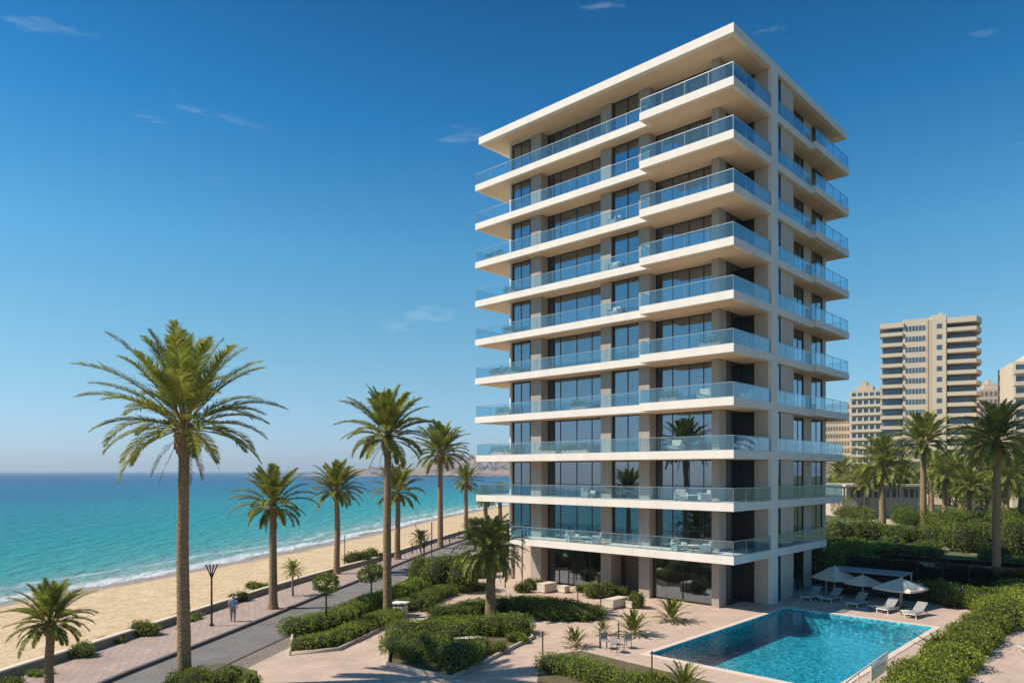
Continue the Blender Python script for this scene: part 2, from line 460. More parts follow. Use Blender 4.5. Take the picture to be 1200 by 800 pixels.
def beach_mat():
    m, nt, N, L, b = mat_new('beach_sand')
    at = N.new("ShaderNodeAttribute"); at.attribute_name = 'off'
    t = N.new("ShaderNodeTexCoord")
    n1 = N.new("ShaderNodeTexNoise"); n1.inputs['Scale'].default_value = .9; n1.inputs['Detail'].default_value = 9; n1.inputs['Roughness'].default_value = .7
    L.new(t.outputs['Object'], n1.inputs['Vector'])
    r = N.new("ShaderNodeValToRGB")
    r.color_ramp.elements[0].position = .35; r.color_ramp.elements[0].color = (.47, .335, .19, 1)
    r.color_ramp.elements[1].position = .66; r.color_ramp.elements[1].color = (.65, .49, .30, 1)
    L.new(n1.outputs['Fac'], r.inputs[0])
    n3 = N.new("ShaderNodeTexNoise"); n3.inputs['Scale'].default_value = .15; L.new(t.outputs['Object'], n3.inputs['Vector'])
    wo = N.new("ShaderNodeMath"); wo.operation = 'MULTIPLY_ADD'; wo.inputs[1].default_value = 4; L.new(n3.outputs['Fac'], wo.inputs[0]); L.new(at.outputs['Fac'], wo.inputs[2])
    wet = N.new("ShaderNodeMapRange"); wet.inputs[1].default_value = -1.2; wet.inputs[2].default_value = .6; L.new(wo.outputs[0], wet.inputs[0])
    mx = N.new("ShaderNodeMix"); mx.data_type = 'RGBA'; L.new(wet.outputs[0], mx.inputs[0]); L.new(r.outputs[0], mx.inputs[6]); mx.inputs[7].default_value = (.33, .23, .15, 1)
    L.new(mx.outputs[2], b.inputs['Base Color'])
    rr = N.new("ShaderNodeMapRange"); rr.inputs[3].default_value = .95; rr.inputs[4].default_value = .35; L.new(wet.outputs[0], rr.inputs[0]); L.new(rr.outputs[0], b.inputs['Roughness'])
    n2 = N.new("ShaderNodeTexNoise"); n2.inputs['Scale'].default_value = 2.4; n2.inputs['Detail'].default_value = 7; L.new(t.outputs['Object'], n2.inputs['Vector'])
    bp = N.new("ShaderNodeBump"); bp.inputs['Strength'].default_value = .8; bp.inputs['Distance'].default_value = .18; L.new(n2.outputs['Fac'], bp.inputs['Height']); L.new(bp.outputs[0], b.inputs['Normal'])
    return m
M['sea'] = sea_mat(); M['sand'] = beach_mat()

tag(ribbon('sea', shore, [(0, SEA), (2, SEA), (5, SEA), (10, SEA), (20, SEA), (40, SEA), (80, SEA), (160, SEA), (400, SEA), (1000, SEA), (3000, SEA), (16000, SEA)], M['sea']), kind='structure')
# beach: from the wall down under the water, rows blended between both lines
def beach():
    A = resample(shore, 3.0)
    Wl = resample(wall_line, 2.0)
    V = []; off = []; n = len(A)
    rows = 14
    rng = np.random.default_rng(3)
    for j in range(rows+1):
        t = j/rows
        for i, p in enumerate(A):
            q = min(Wl, key=lambda w: (w-p).length_squared)
            seaward = (p-q).normalized()
            if j == rows: c = p + seaward*6; z = SEA-1.0; d = 6
            else:
                tt = j/(rows-1); c = q.lerp(p, tt) - seaward*.0; z = -.12 + (SEA+.0+.12)*tt**1.5; d = -(1-tt)*(p-q).length
                if 0 < j < rows-1: z += rng.normal()*.02
            V.append((c.x, c.y, z)); off.append(d)
    F = [(r*n+i, (r+1)*n+i, (r+1)*n+i+1, r*n+i+1) for r in range(rows) for i in range(n-1)]
    me = np_mesh('beach', V, F, True)
    at = me.attributes.new("off", 'FLOAT', 'POINT'); at.data.foreach_set("value", np.array(off, dtype=np.float32))
    me.materials.append(M['sand'])
    o = bpy.data.objects.new('beach', me); COL.objects.link(o); tag(o, kind='structure')
beach()

# building frame
TH = math.atan2(-(.6858), .7278)
C0 = Vector((14.53, 47.4, 0))
DL = Vector((-.7278, .6858, 0)); DR = Vector((.6858, .7278, 0))
def W(a, b, z=0.0): return C0 + DL*a + DR*b + Vector((0, 0, z))
def apx(px, b):   # a on the line b=const at photo column px
    r = (px-CX)/FPX; x = C0.x+DR.x*b; y = C0.y+DR.y*b
    return (x-r*y)/(-DL.x+r*DL.y)
def bpx(px, a):
    r = (px-CX)/FPX; x = C0.x+DL.x*a; y = C0.y+DL.y*a
    return (r*y-x)/(DR.x-r*DR.y)

PA0, PA1, PB0, PB1 = -1.3, -10.4, -12.2, 5.3      # pool in building axes
pool_loop = [W(PA0, PB0), W(PA1, PB0), W(PA1, PB1), W(PA0, PB1)]

def sheet(name, outer, z, mat, holes=()):
    loops = [[Vector((p[0], p[1], 0)) for p in outer]] + [[Vector((p[0], p[1], 0)) for p in h] for h in holes]
    flat = [v for l in loops for v in l]
    tris = tessellate_polygon(loops)
    V = [(v.x, v.y, z) for v in flat]; F = []
    for t in tris:
        a = flat[t[1]]-flat[t[0]]; c = flat[t[2]]-flat[t[0]]
        F.append(tuple(t) if a.x*c.y-a.y*c.x > 0 else tuple(t[::-1]))
    me = bpy.data.meshes.new(name); me.from_pydata(V, [], F); me.update(); me.materials.append(mat)
    o = bpy.data.objects.new(name, me); COL.objects.link(o)
    return tag(o, kind='structure')

wl2 = [tuple(p) for p in wall_line]
sheet('ground', wl2 + [(1500, -60), (-30, -60)], -.012, M['earth'], [pool_loop])

kerb_line = [(-19.8, 8), (-19.2, 22)] + [tuple(G(x, y)[:2]) for x, y in ((120, 800), (200, 769), (310, 725), (372, 699), (399, 689), (458, 665), (494, 650))] + [(-6.6, 101), (2, 130), (22, 190), (62, 262)]
kerb_line = smooth_line(kerb_line, 2)
road_in = [(-16, 8), (-15.6, 22), (-14.7, 31), (-14.2, 35), (-12.9, 42), (-11.4, 50), (-9.4, 58), (-6.9, 68), (-4.4, 80), (-1.2, 98), (7, 126), (27, 186), (66, 258)]
road_in = smooth_line(road_in, 2)
wl_near = [p for p in wall_line if p.y < 275]
sheet('promenade', [tuple(p) for p in wl_near] + [tuple(p) for p in reversed(kerb_line)], .0, M['promenade'])
sheet('road', [tuple(p) for p in poly_offset(kerb_line, -.16)] + [tuple(p) for p in reversed(road_in)], -.004, M['asphalt'])
strip_out = [(-14.6, 8), (-14.2, 22), (-13.3, 31), (-12.6, 36), (-11.8, 40), (-11.6, 44.0)]
sheet('paved_strip', [tuple(p) for p in road_in if p.y < 45.5] + [tuple(p) for p in reversed(strip_out)], .002, M['strip'])
# plaza paving: everything round the tower and pool, the pool cut out
plaza_out = [(-14.6, 8), (-14.2, 22), (-13.3, 31), (-12.6, 36), (-11.8, 40), (-11.4, 44)] + [tuple(p) for p in road_in if 46 < p.y < 100] + \
    [(6, 96), (14, 92), tuple(W(14, 22.5)[:2]), tuple(W(-1, 22.5)[:2]), tuple(W(-1.2, 14.2)[:2]), tuple(W(-11.4, 14.2)[:2]), tuple(W(-11.4, 9)[:2]), tuple(W(-11.9, -9)[:2]), tuple(W(-11.9, -34)[:2]), (0, 8)]
sheet('plaza', plaza_out, .004, M['plaza'], [pool_loop])
sheet('garden_path', [W(-14.3, -34), W(-14.3, -7), W(-14.0, 9), W(-13.2, 27), W(-15, 30), W(-20, 30), W(-27, 22), W(-27, -34)], .006, M['plaza'])
sheet('pool_path', [W(-2, 34), W(-30, 42), W(-60, 70), W(-62, 72), W(-60, 80), W(-28, 48), W(-2, 40)], .006, M['plaza'])
sheet('villa_path', [G(975, 618), G(1040, 614), G(1085, 619), G(1085, 612), G(1040, 608), G(975, 611)], .010, M['plaza'])
sheet('terrace_path', [G(1080, 640), G(1180, 655), G(1200, 645), G(1200, 636), G(1130, 634), G(1080, 630)], .012, M['plaza'])
sheet('bright_path', [G(1172, 618), G(1205, 622), G(1240, 620), G(1240, 608), G(1172, 609)], .010, M['plaza'])

# kerb as a real step between the promenade and the road
def strip_solid(name, line, o0, o1, z0, z1, mat, parent=None):
    A = poly_offset(line, o0); B = poly_offset(line, o1); n = len(line)
    V = [(p.x, p.y, z0) for p in A] + [(p.x, p.y, z0) for p in B] + [(p.x, p.y, z1) for p in A] + [(p.x, p.y, z1) for p in B]
    F = []
    for i in range(n-1):
        F += [(2*n+i, 3*n+i, 3*n+i+1, 2*n+i+1), (i, 2*n+i, 2*n+i+1, i+1), (n+i, n+i+1, 3*n+i+1, 3*n+i)]
    F += [(0, n, 3*n, 2*n), (n-1, 3*n-1, 4*n-1, 2*n-1)]
    me = np_mesh(name, V, F); bm = bmesh.new(); bm.from_mesh(me); bmesh.ops.recalc_face_normals(bm, faces=bm.faces); bm.to_mesh(me); bm.free()
    return link_mesh(name, me, mat, parent)
tag(strip_solid('kerb', kerb_line, -.16, .14, -.02, .12, M['kerb']), kind='structure')
tag(strip_solid('road_edge', road_in, -.12, .0, -.02, .03, M['kerb']), kind='structure')
bw = empty('beach_wall', wall_line[0].to_3d(), 0, 'long low sandstone wall with pale coping between promenade and beach', 'wall')
for nm, o0, o1, z0, z1, mt in (('wall_body', -.16, .16, -.5, .36, 'wallstone'), ('coping', -.22, .22, .362, .42, 'cap')):
    o = strip_solid(nm, [p for p in wall_line if p.y < 240], o0, o1, z0, z1, M[mt], bw)
    o.matrix_parent_inverse = Matrix.Translation(-wall_line[0].to_3d())

# far coast across the bay: land, hill and town
M['hill'] = stained('dry_hillside', (.27, .20, .165), .95, .5, .02, .0)
def hill_h(x, y):
    h = 0
    for cx, cy, sx, sy, hh in ((-198, 1850, 44, 200, 34), (-172, 1800, 20, 120, 26), (-135, 1900, 46, 220, 38), (-50, 1880, 60, 220, 34), (60, 1950, 120, 260, 40), (-375, 1780, 45, 120, 9), (-320, 1790, 50, 120, 16), (260, 2000, 200, 260, 60), (600, 2000, 260, 260, 50)):
        h += hh*math.exp(-((x-cx)/sx)**2-((y-cy)/sy)**2)
    n = abs(math.sin(x*.071+y*.013)+.6*math.sin(x*.17-y*.031)+.4*math.sin(x*.37+y*.05)+.3*math.sin(x*.81+y*.11))
    edge = min(1, (x+560)/170)*min(1, (y-1500-40*math.sin(x*.01))/120)
    return -2+3.2*max(-.5, min(1, edge*2))+h*(.72+.22*n)*max(0, min(1, edge*1.6))
def hills():
    rng = np.random.default_rng(11)
    x0, x1, nx = -560, 900, 300
    y0, y1, ny = 1500, 2300, 70
    V = []
    for j in range(ny+1):
        y = y0+(y1-y0)*j/ny
        for i in range(nx+1):
            x = x0+(x1-x0)*i/nx
            V.append((x, y, hill_h(x, y)+rng.normal()*.5))
    F = [(j*(nx+1)+i, j*(nx+1)+i+1, (j+1)*(nx+1)+i+1, (j+1)*(nx+1)+i) for j in range(ny) for i in range(nx)]
    me = np_mesh('hills', V, F); me.materials.append(M['hill'])
    o = bpy.data.objects.new('hills', me); COL.objects.link(o); tag(o, kind='structure')
hills()

# ------------------------------------------------------------------ the tower
TOW = empty('apartment_tower', C0, TH, 'tall cream apartment tower with wraparound balconies and glass railings above the pool', 'building')
SL_T = .55
ZT = [3.9+3.5*k for k in range(11)]             # slab tops; ZT[10] is the roof
A_STEP, SB = 7.3, 1.0
def slab_outline(k):
    if k == 10: return [(0, 0), (0, 21.2), (24.0, 21.2), (24.0, 0)]
    if k >= 3: return [(0, 0), (0, 13.2), (-.4, 13.2), (-.4, 20.6), (25.5, 20.6), (25.5, SB), (A_STEP, SB), (A_STEP, 0)]
    if k == 0: return [(0, 0), (0, 16.5), (20.2, 16.5), (20.2, 0)]
    return [(0, 0), (0, 20.4), (24.6, 20.4), (24.6, .25), (A_STEP, 0)]
for k in range(11):
    pts = [(-a, b) for a, b in slab_outline(k)]
    top = ZT[k] if k < 10 else ZT[k]
    th = SL_T if k < 10 else .62
    cx = sum(p[0] for p in pts)/len(pts); 
    o = MB().prism(pts, top-th, top).build('roof_slab' if k == 10 else 'balcony_slab', M['stucco'], TOW, bevel=.012)
    # thin beige sheet under each slab, warm bounced light put into its colour
    a_min, a_max = .35, (24.6 if k >= 3 else 19.6 if k == 0 else 23.9)
    if k == 10: a_max = 23.6
    b_in = .35
    mb = MB()
    if k >= 3 and k < 10:
        mb.prism([(-.35, .35), (-.35, 13.4), (-.02, 13.5), (-.02, 20.3), (-25.1, 20.3), (-25.1, SB+.35), (-A_STEP+.35, SB+.35), (-A_STEP+.35, .35)], top-th-.02, top-th+.01)
    else:
        bb = 16.2 if k == 0 else 20.1
        mb.prism([(-.35, .45), (-.35, bb), (-a_max, bb), (-a_max, .45)], top-th-.02, top-th+.01)
    mb.build('soffit', M['soffit'], o)

def clear(k): # room heights of storey k (0..10): from z0 to z1
    if k == 0: return 0.004, ZT[0]-SL_T-.018
    return ZT[k-1]+.002, ZT[k]-(.62 if k == 10 else SL_T)-.018

BP = 2.0
piers = [(apx(634, BP), apx(622, BP)), (apx(716, BP), apx(704, BP)), (apx(761, BP), apx(748.5, BP))]
colA = (apx(842.5, BP), apx(834, BP))
AEND = apx(597, BP)
BEND = 19.6
rngt = random.Random(5)

def pane_window(name, axis, u0, u1, w, z0, z1, fr, mull, outward):
    """axis 'a': pane runs along a at b=w; axis 'b': runs along b at a=w. fr frame bar size."""
    g = MB(); f = MB()
    t = .02
    def add(mb, p0, p1, q0, q1, d0, d1):
        if axis == 'a': mb.ab(p0, p1, w+d0, w+d1, q0, q1)
        else: mb.ab(w+d0, w+d1, p0, p1, q0, q1)
    add(g, u0+.01, u1-.01, z0+.01, z1-.01, -.01, .01)
    add(f, u0, u0+fr, z0, z1, -.05, .07); add(f, u1-fr, u1, z0, z1, -.05, .07)
    add(f, u0+fr, u1-fr, z0, z0+fr, -.045, .065); add(f, u0+fr, u1-fr, z1-fr, z1, -.045, .065)
    for m in mull:
        c = u0+(u1-u0)*m
        add(f, c-fr*.45, c+fr*.45, z0+fr, z1-fr, -.04, .06)
    wo = g.build(name, M['window'], TOW)
    f.build('frame', M['frame'], wo)
    return wo

for k in range(11):
    z0, z1 = clear(k)
    # stone-clad piers and corner column
    for (a0, a1) in piers:
        MB().ab(a0, a1, BP, 3.35, z0, z1).build('pier', M['stone'] if True else None, TOW)
    MB().ab(colA[0], colA[1], BP, 3.05, z0, z1).build('corner_column', M['stone'], TOW)
    # solid wall at the sea end
    MB().ab(AEND-.18, AEND, BP, BEND, z0, z1).build('end_wall', M['stucco'], TOW)
    # windows on the pool-and-sea front
    g1 = (piers[0][1], AEND-.18); g2 = (piers[1][1], piers[0][0]); g3 = (piers[2][1], piers[1][0]); g4 = (colA[1], piers[2][0])
    if k == 0:
        MB().ab(g1[0], g1[1], 2.3, 2.5, z0, z1).build('ground_wall', M['panel'], TOW)
        pane_window('window', 'a', g2[0], g2[1], 2.95, z0, z1, .09, (.28, .55, .8), -1)
        # dark entrance recess with a set-back door
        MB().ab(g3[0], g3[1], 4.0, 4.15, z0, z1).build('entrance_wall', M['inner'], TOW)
        pane_window('window', 'a', g4[0], g4[1], 2.5, z0, z1, .11, (.5,), -1)
    else:
        pane_window('window', 'a', g1[0], g1[1], 2.25, z0, z1, .08, (.12, .56,), -1)
        pane_window('window', 'a', g2[0], g2[1], 2.95, z0, z1, .07, (.25, .5, .78, .9), -1)
        pane_window('window', 'a', g3[0], g3[1], 2.25, z0, z1, .08, (.44, .93), -1)
        pane_window('window', 'a', g4[0], g4[1], 2.95, z0, z1, .07, (.22, .45, .72), -1)
    # corner room, right face
    pane_window('window', 'b', 3.05, 5.8, 2.15, z0, z1, .07, (.35, .68), -1)
    MB().ab(1.27, 2.2, 5.8, 5.95, z0, z1).build('balcony_door', M['frame'], TOW)
    MB().ab(.30, 1.27, 5.8, 5.95, z0, z1).build('side_panel', M['panel'], TOW)
    pane_window('window', 'b', 6.82, 8.0, .32, z0, z1, .08, (.5,), -1)
    MB().ab(.25, .55, 8.0, 10.3, z0, z1).ab(.55, 1.5, 10.1, 10.3, z0, z1).build('flank_panel', M['panel'], TOW)
    b12, b14, b16, b18 = bpx(930, 1.2), bpx(942, 1.2), bpx(951, 1.2), bpx(964, 1.2)
    for q0, q1 in ((10.3, b12), (b14, b16), (b18, BEND)): MB().ab(1.2, 1.4, q0, q1, z0, z1).build('flank_wall', M['panel'], TOW)
    pane_window('window', 'b', b12, b14, 1.3, z0, z1, .09, (.5,), -1)
    pane_window('window', 'b', b16, b18, 1.3, z0, z1, .09, (.5,), -1)
    # rear and inner walls close the rooms
    MB().ab(1.4, AEND-.18, BEND-.2, BEND, z0, z1).build('rear_wall', M['stucco'], TOW)
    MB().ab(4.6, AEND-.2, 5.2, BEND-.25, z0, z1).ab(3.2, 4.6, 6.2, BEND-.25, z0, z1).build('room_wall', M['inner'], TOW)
    # curtains: some drawn, some open
    cm = MB()
    for (a0, a1), bb, dens in ((g1, 2.5, .6), (g2, 3.2, .6), (g3, 2.5, .5), (g4, 3.2, .6)):
        if k == 0 and (a0, a1) == g3: continue
        n = max(2, int((a1-a0)/.75)); seg = (a1-a0)/n
        for i in range(n):
            if rngt.random() < dens:
                s0 = a0+seg*i+.04; m = 9
                for j in range(m):
                    c = s0+(seg-.08)*(j+.5)/m
                    cm.ab(c-seg/m*.46, c+seg/m*.46, bb+.05*math.sin(j*2.4), bb+.06+.05*math.sin(j*2.4), z0+.02, z1-.03)
    if cm.v: cm.build('curtain', M['curtain'], TOW)
# full-height fin on the right face, standing just proud of the slab edges
MB().ab(-.02, .28, bpx(904, 0), bpx(911.5, 0), 0.004, ZT[10]-.62-.004).build('corner_fin', M['stucco'], TOW, bevel=.01)
BF0, BF1 = bpx(904, 0), bpx(911.5, 0)

# glass railings
def railing(path, z):
    """path of (a,b) corners; glass with small gaps, posts and a top rail"""
    g = MB(); r = MB()
    H = .98
    for (p, q) in zip(path[:-1], path[1:]):
        p = Vector((-p[0], p[1])); q = Vector((-q[0], q[1])); d = q-p; Ln = d.length
        if Ln < .05: continue
        u = d/Ln; n = max(1, round(Ln/1.75)); s = Ln/n
        for i in range(n):
            c = p+u*(s*(i+.5))
            g.obox((c.x, c.y), u, s-.02, .012, z+.02, z+H-.03)
        for i in range(n+1):
            c = p+u*(s*i)
            r.obox((c.x, c.y), u, .018, .03, z, z+H-.02)
        c = (p+q)/2
        r.obox((c.x, c.y), u, Ln+.03, .045, z+H-.02, z+H+.02)
        r.obox((c.x, c.y), u, Ln, .05, z+.001, z+.045)
    o = g.build('balcony_railing', M['rail_glass'], TOW)
    r.build('handrail', M['rail'], o)
for k in range(10):
    z = ZT[k]
    if k >= 3:
        railing([(25.42, 4.5), (25.42, SB+.08), (A_STEP+.04, SB+.08)], z)
        railing([(A_STEP-.08, SB+.6), (A_STEP-.08, .08), (.08, .08), (.08, BF0-.03)], z)
        railing([(.08, BF1+.03), (.08, 13.15)], z)
        railing([(-.32, 13.28), (-.32, 20.5), (2.6, 20.5)], z)
    elif k > 0:
        railing([(24.5, 4.5), (24.5, .33), (A_STEP, .09)], z)
        railing([(A_STEP-.03, .085), (.08, .08), (.08, BF0-.03)], z)
        railing([(.08, BF1+.03), (.08, 20.3), (2.6, 20.3)], z)
    else:
        railing([(20.1, 3.0), (20.1, .09), (A_STEP, .08)], z)
        railing([(A_STEP-.03, .08), (.08, .08), (.08, BF0-.03)], z)
        railing([(.08, BF1+.03), (.08, 16.4), (2.6, 16.4)], z)
# roof plant room and parapet kept below the sight line
MB().ab(8, 16, 8, 15, ZT[10], ZT[10]+1.4).build('plant_room', M['stucco'], TOW)

# ------------------------------------------------------------------ pool
def pool_tile():
    m, nt, N, L, b = mat_new('pool_mosaic')
    t = N.new("ShaderNodeTexCoord")
    v = N.new("ShaderNodeTexVoronoi"); v.inputs['Scale'].default_value = 8.5; L.new(t.outputs['Object'], v.inputs['Vector'])
    r = N.new("ShaderNodeValToRGB"); e = r.color_ramp
    e.elements[0].color = (.006, .22, .31, 1); e.elements[1].color = (.22, .76, .80, 1)  # random mosaic tones, the pale cells also painting in the water's sparkle
    k = e.elements.new(.6); k.color = (.012, .38, .48, 1)
    s = N.new("ShaderNodeSeparateColor"); L.new(v.outputs['Color'], s.inputs[0]); L.new(s.outputs[0], r.inputs[0])
    L.new(r.outputs[0], b.inputs['Base Color']); setin(b, Roughness=.4)
    return m
def pool_water():
    m, nt, N, L, b = mat_new('pool_water')
    N.remove(b)
    tr = N.new("ShaderNodeBsdfTransparent"); tr.inputs[0].default_value = (.50, .86, .93, 1)
    gl = N.new("ShaderNodeBsdfGlossy"); gl.inputs['Roughness'].default_value = .03; gl.inputs['Color'].default_value = (.9, .97, 1, 1)
    fr = N.new("ShaderNodeFresnel"); fr.inputs[0].default_value = 1.33
    t = N.new("ShaderNodeTexCoord"); n1 = N.new("ShaderNodeTexNoise"); n1.inputs['Scale'].default_value = 2.2; n1.inputs['Detail'].default_value = 4; n1.inputs['Distortion'].default_value = .6
    L.new(t.outputs['Object'], n1.inputs['Vector'])
    bp = N.new("ShaderNodeBump"); bp.inputs['Strength'].default_value = .25; bp.inputs['Distance'].default_value = .08
    L.new(n1.outputs['Fac'], bp.inputs['Height'])
    for nd in (gl, fr): L.new(bp.outputs[0], nd.inputs['Normal'])
    ms = N.new("ShaderNodeMixShader"); L.new(fr.outputs[0], ms.inputs[0]); L.new(tr.outputs[0], ms.inputs[1]); L.new(gl.outputs[0], ms.inputs[2])
    L.new(ms.outputs[0], N["Material Output"].inputs[0])
    return m
M['pooltile'] = pool_tile(); M['poolwater'] = pool_water()
pe = empty('swimming_pool', C0, TH, 'long rectangular turquoise mosaic swimming pool below the tower', 'pool')
D = 1.5
mb = MB()
x0, x1, y0, y1 = -PA0, -PA1, PB0, PB1
mb.quad((x0, y0, -D), (x1, y0, -D), (x1, y1, -D), (x0, y1, -D))
mb.quad((x0, y1, -D), (x1, y1, -D), (x1, y1, .0), (x0, y1, .0))
mb.quad((x0, y0, -D), (x0, y1, -D), (x0, y1, .0), (x0, y0, .0))
mb.quad((x1, y1, -D), (x1, y0, -D), (x1, y0, .0), (x1, y1, .0))
mb.quad((x1, y0, -D), (x0, y0, -D), (x0, y0, .0), (x1, y0, .0))
mb.build('pool_basin', M['pooltile'], pe)
nx_, ny_ = 46, 88
V = [(x0+(x1-x0)*i/nx_, y0+(y1-y0)*j/ny_, -.10) for j in range(ny_+1) for i in range(nx_+1)]
F = [(j*(nx_+1)+i, j*(nx_+1)+i+1, (j+1)*(nx_+1)+i+1, (j+1)*(nx_+1)+i) for j in range(ny_) for i in range(nx_)]
link_mesh('water_surface', np_mesh('water_surface', V, F, True), M['poolwater'], pe)
cb = MB(); w = .34
cb.box(x0-w, x1+w, y1, y1+w, .001, .035); cb.box(x0-w, x1+w, y0-w, y0, .001, .035)
cb.box(x0-w, x0, y0, y1, .001, .035); cb.box(x1, x1+w, y0, y1, .001, .035)
M['coping'] = stained('pool_coping', (.66, .55, .46), .7, .06, 1)
cb.build('pool_coping', M['coping'], pe)

# ------------------------------------------------------------------ vegetation builders
def quads_from(P, U, Vv, su, sv):
    """leaf quads (diamond) at P with axes U (length) and Vv (width)"""
    n = len(P)
    a = P; b = P+U*(su*.45)[:, None]+Vv*(sv*.5)[:, None]; c = P+U*su[:, None]; d = P+U*(su*.45)[:, None]-Vv*(sv*.5)[:, None]
    V = np.stack([a, b, c, d], 1).reshape(-1, 3)
    F = np.arange(n*4).reshape(n, 4)
    return V, F

def unit(v): return v/np.maximum(1e-6, np.linalg.norm(v, axis=-1, keepdims=True))

def fronds(seed, n=52, L=4.4, e_hi=84, e_lo=-32, droop=58, leaf=.16, stations=46, wid=.045, jag=.12, stalk=.16, fan=False):
    """crown of pinnate fronds; returns (leaf mesh arrays, stalk MB)"""
    rng = np.random.default_rng(seed)
    VV = []; FF = []; base = 0
    st = MB()
    ga = 2.399963
    for i in range(n):
        q = (i+.5)/n
        e0 = R(e_hi+(e_lo-e_hi)*q**1.2 + rng.normal()*4)
        az = i*ga+rng.normal()*.12
        Lf = L*(.80+.25*math.sin(math.pi*min(1, q*1.15+.05)))*(1+rng.normal()*.06)
        dr = R(droop)*(.35+.75*math.cos(e0))*(1+rng.normal()*.12)
        m = 13; pts = []; p = np.array([0., 0., 0.]); tw = rng.normal()*.10
        hd = np.array([math.cos(az), math.sin(az), 0]); sd_ = np.array([-math.sin(az), math.cos(az), 0])
        p = hd*.18*max(0, math.cos(e0)) + np.array([0, 0, .35*(1-q)])
        for j in range(m+1):
            t = j/m; e = e0-dr*t**1.6
            pts.append(p.copy())
            p = p+(hd*math.cos(e)+np.array([0, 0, math.sin(e)])+sd_*tw*t)*Lf/m
        pts = np.array(pts)
        st.tube([tuple(x) for x in pts[::2]], [.034*(1-.85*t)*(L/4.4) for t in np.linspace(0, 1, len(pts[::2]))], 4, False)
        ts = np.linspace(stalk, .995, stations)
        xs = ts*m; i0 = np.minimum(xs.astype(int), m-1); fr = (xs-i0)[:, None]
        P = pts[i0]*(1-fr)+pts[i0+1]*fr
        T = unit(pts[i0+1]-pts[i0])
        side = unit(np.cross(T, np.cross(np.tile(sd_, (len(T), 1)), T)))
        up = unit(np.cross(T, side)); up *= np.sign(up[:, 2:3]+1e-3)
        prof = np.clip(np.sin(np.pi*np.clip(ts*.88+.10, 0, 1))**.55, .15, 1)
        for sgn in (-1, 1):
            k = len(ts)
            fwd = .95+.75*ts[:, None]
            dirn = unit(T*fwd+side*sgn*(1.0+rng.normal(0, jag, (k, 1)))+up*(.34+rng.normal(0, jag*1.5, (k, 1))))
            ll = Lf*leaf*prof*(1+rng.normal(0, .12, k))
            mid = P+dirn*(ll*.55)[:, None]
            tip = mid+unit(dirn+np.array([0, 0, -.38]))*(ll*.5)[:, None]
            wv = unit(np.cross(dirn, up)+rng.normal(0, .25, (k, 3)))*(wid*L/4.4*.5)
            V = np.stack([P-wv*.7, P+wv*.7, mid+wv, mid-wv, tip], 1).reshape(-1, 3)
            o = base+np.arange(k)*5
            F = np.concatenate([np.stack([o, o+1, o+2, o+3], 1), np.stack([o+3, o+2, o+4, o+4], 1)])
            VV.append(V); FF.append((o, k)); base += 5*k
    V = np.concatenate(VV)
    # build as triangles
    O = np.concatenate([f[0] for f in FF])
    T3 = np.concatenate([np.stack([O, O+1, O+2], 1), np.stack([O, O+2, O+3], 1), np.stack([O+3, O+2, O+4], 1)])
    return V, T3, st

def crown_meshes(name, seed, mat, **kw):
    V, T, st = fronds(seed, **kw)
    me = np_mesh(name, V, T); me.materials.append(mat)
    sm = bpy.data.meshes.new(name+'_stalk'); sm.from_pydata([tuple(v) for v in st.v], [], st.f); sm.materials.append(M['palmdry'])
    return me, sm

def trunk_mesh(name, h, r0, r1, seed, lean=(0, 0), boot=True, boot_scale=1.0):
    rng = np.random.default_rng(seed)
    rings = max(24, int(h/.085)); seg = 18
    V = []
    for i in range(rings+1):
        t = i/rings; z = h*t
        r = r0+(r1-r0)*t + .35*r0*math.exp(-z/(.28)) + (.005*r0/.25)*(1 if i % 2 else -1)*(.3+1.4*abs(math.sin(i*.37)))
        if boot:
            d = h-z; bh = 1.35*boot_scale
            if d < bh: r += r1*.85*math.sin(math.pi*min(1, (bh-d)/bh*1.0+.0)**.8*.80) * (1 if d > .1 else .85)
        bx = lean[0]*t*t + .03*math.sin(t*7+seed); by = lean[1]*t*t
        for k in range(seg):
            a = 2*math.pi*k/seg+(.5*(i % 2))*2*math.pi/seg
            rr = r*(1+rng.normal()*.018)
            if boot and h-z < 1.3*boot_scale: rr *= 1+rng.normal()*.085
            V.append((bx+rr*math.cos(a), by+rr*math.sin(a), z))
    F = [(i*seg+k, i*seg+(k+1) % seg, (i+1)*seg+(k+1) % seg, (i+1)*seg+k) for i in range(rings) for k in range(seg)]
    me = np_mesh(name, V, F, True); me.materials.append(M['trunk'])
    return me

CROWN = {
    'open': crown_meshes('open_crown', 21, M['palmleaf'], n=60, L=4.4, e_hi=88, e_lo=-13, droop=56, leaf=.18, stations=78, wid=.045, stalk=.24),
    'mid': crown_meshes('mid_crown', 8, M['palmleaf'], n=60, L=4.4, e_hi=88, e_lo=-20, droop=58, leaf=.19, stations=70, wid=.07, stalk=.22),
    'mid2': crown_meshes('mid_crown2', 15, M['palmleaf'], n=46, L=4.4, e_hi=87, e_lo=-24, droop=62, leaf=.19, stations=70, wid=.075, stalk=.22),
    'full': crown_meshes('full_crown', 33, M['palmleaf2'], n=92, L=4.4, e_hi=86, e_lo=-34, droop=85, leaf=.17, stations=44, wid=.07),
    'gold': crown_meshes('gold_crown', 41, M['palmleaf2'], n=64, L=4.4, e_hi=86, e_lo=-34, droop=78, leaf=.19, stations=40, wid=.085),
    'little': crown_meshes('little_crown', 52, M['palmleaf'], n=40, L=4.4, e_hi=86, e_lo=-22, droop=70, leaf=.20, stations=26, wid=.14),
}
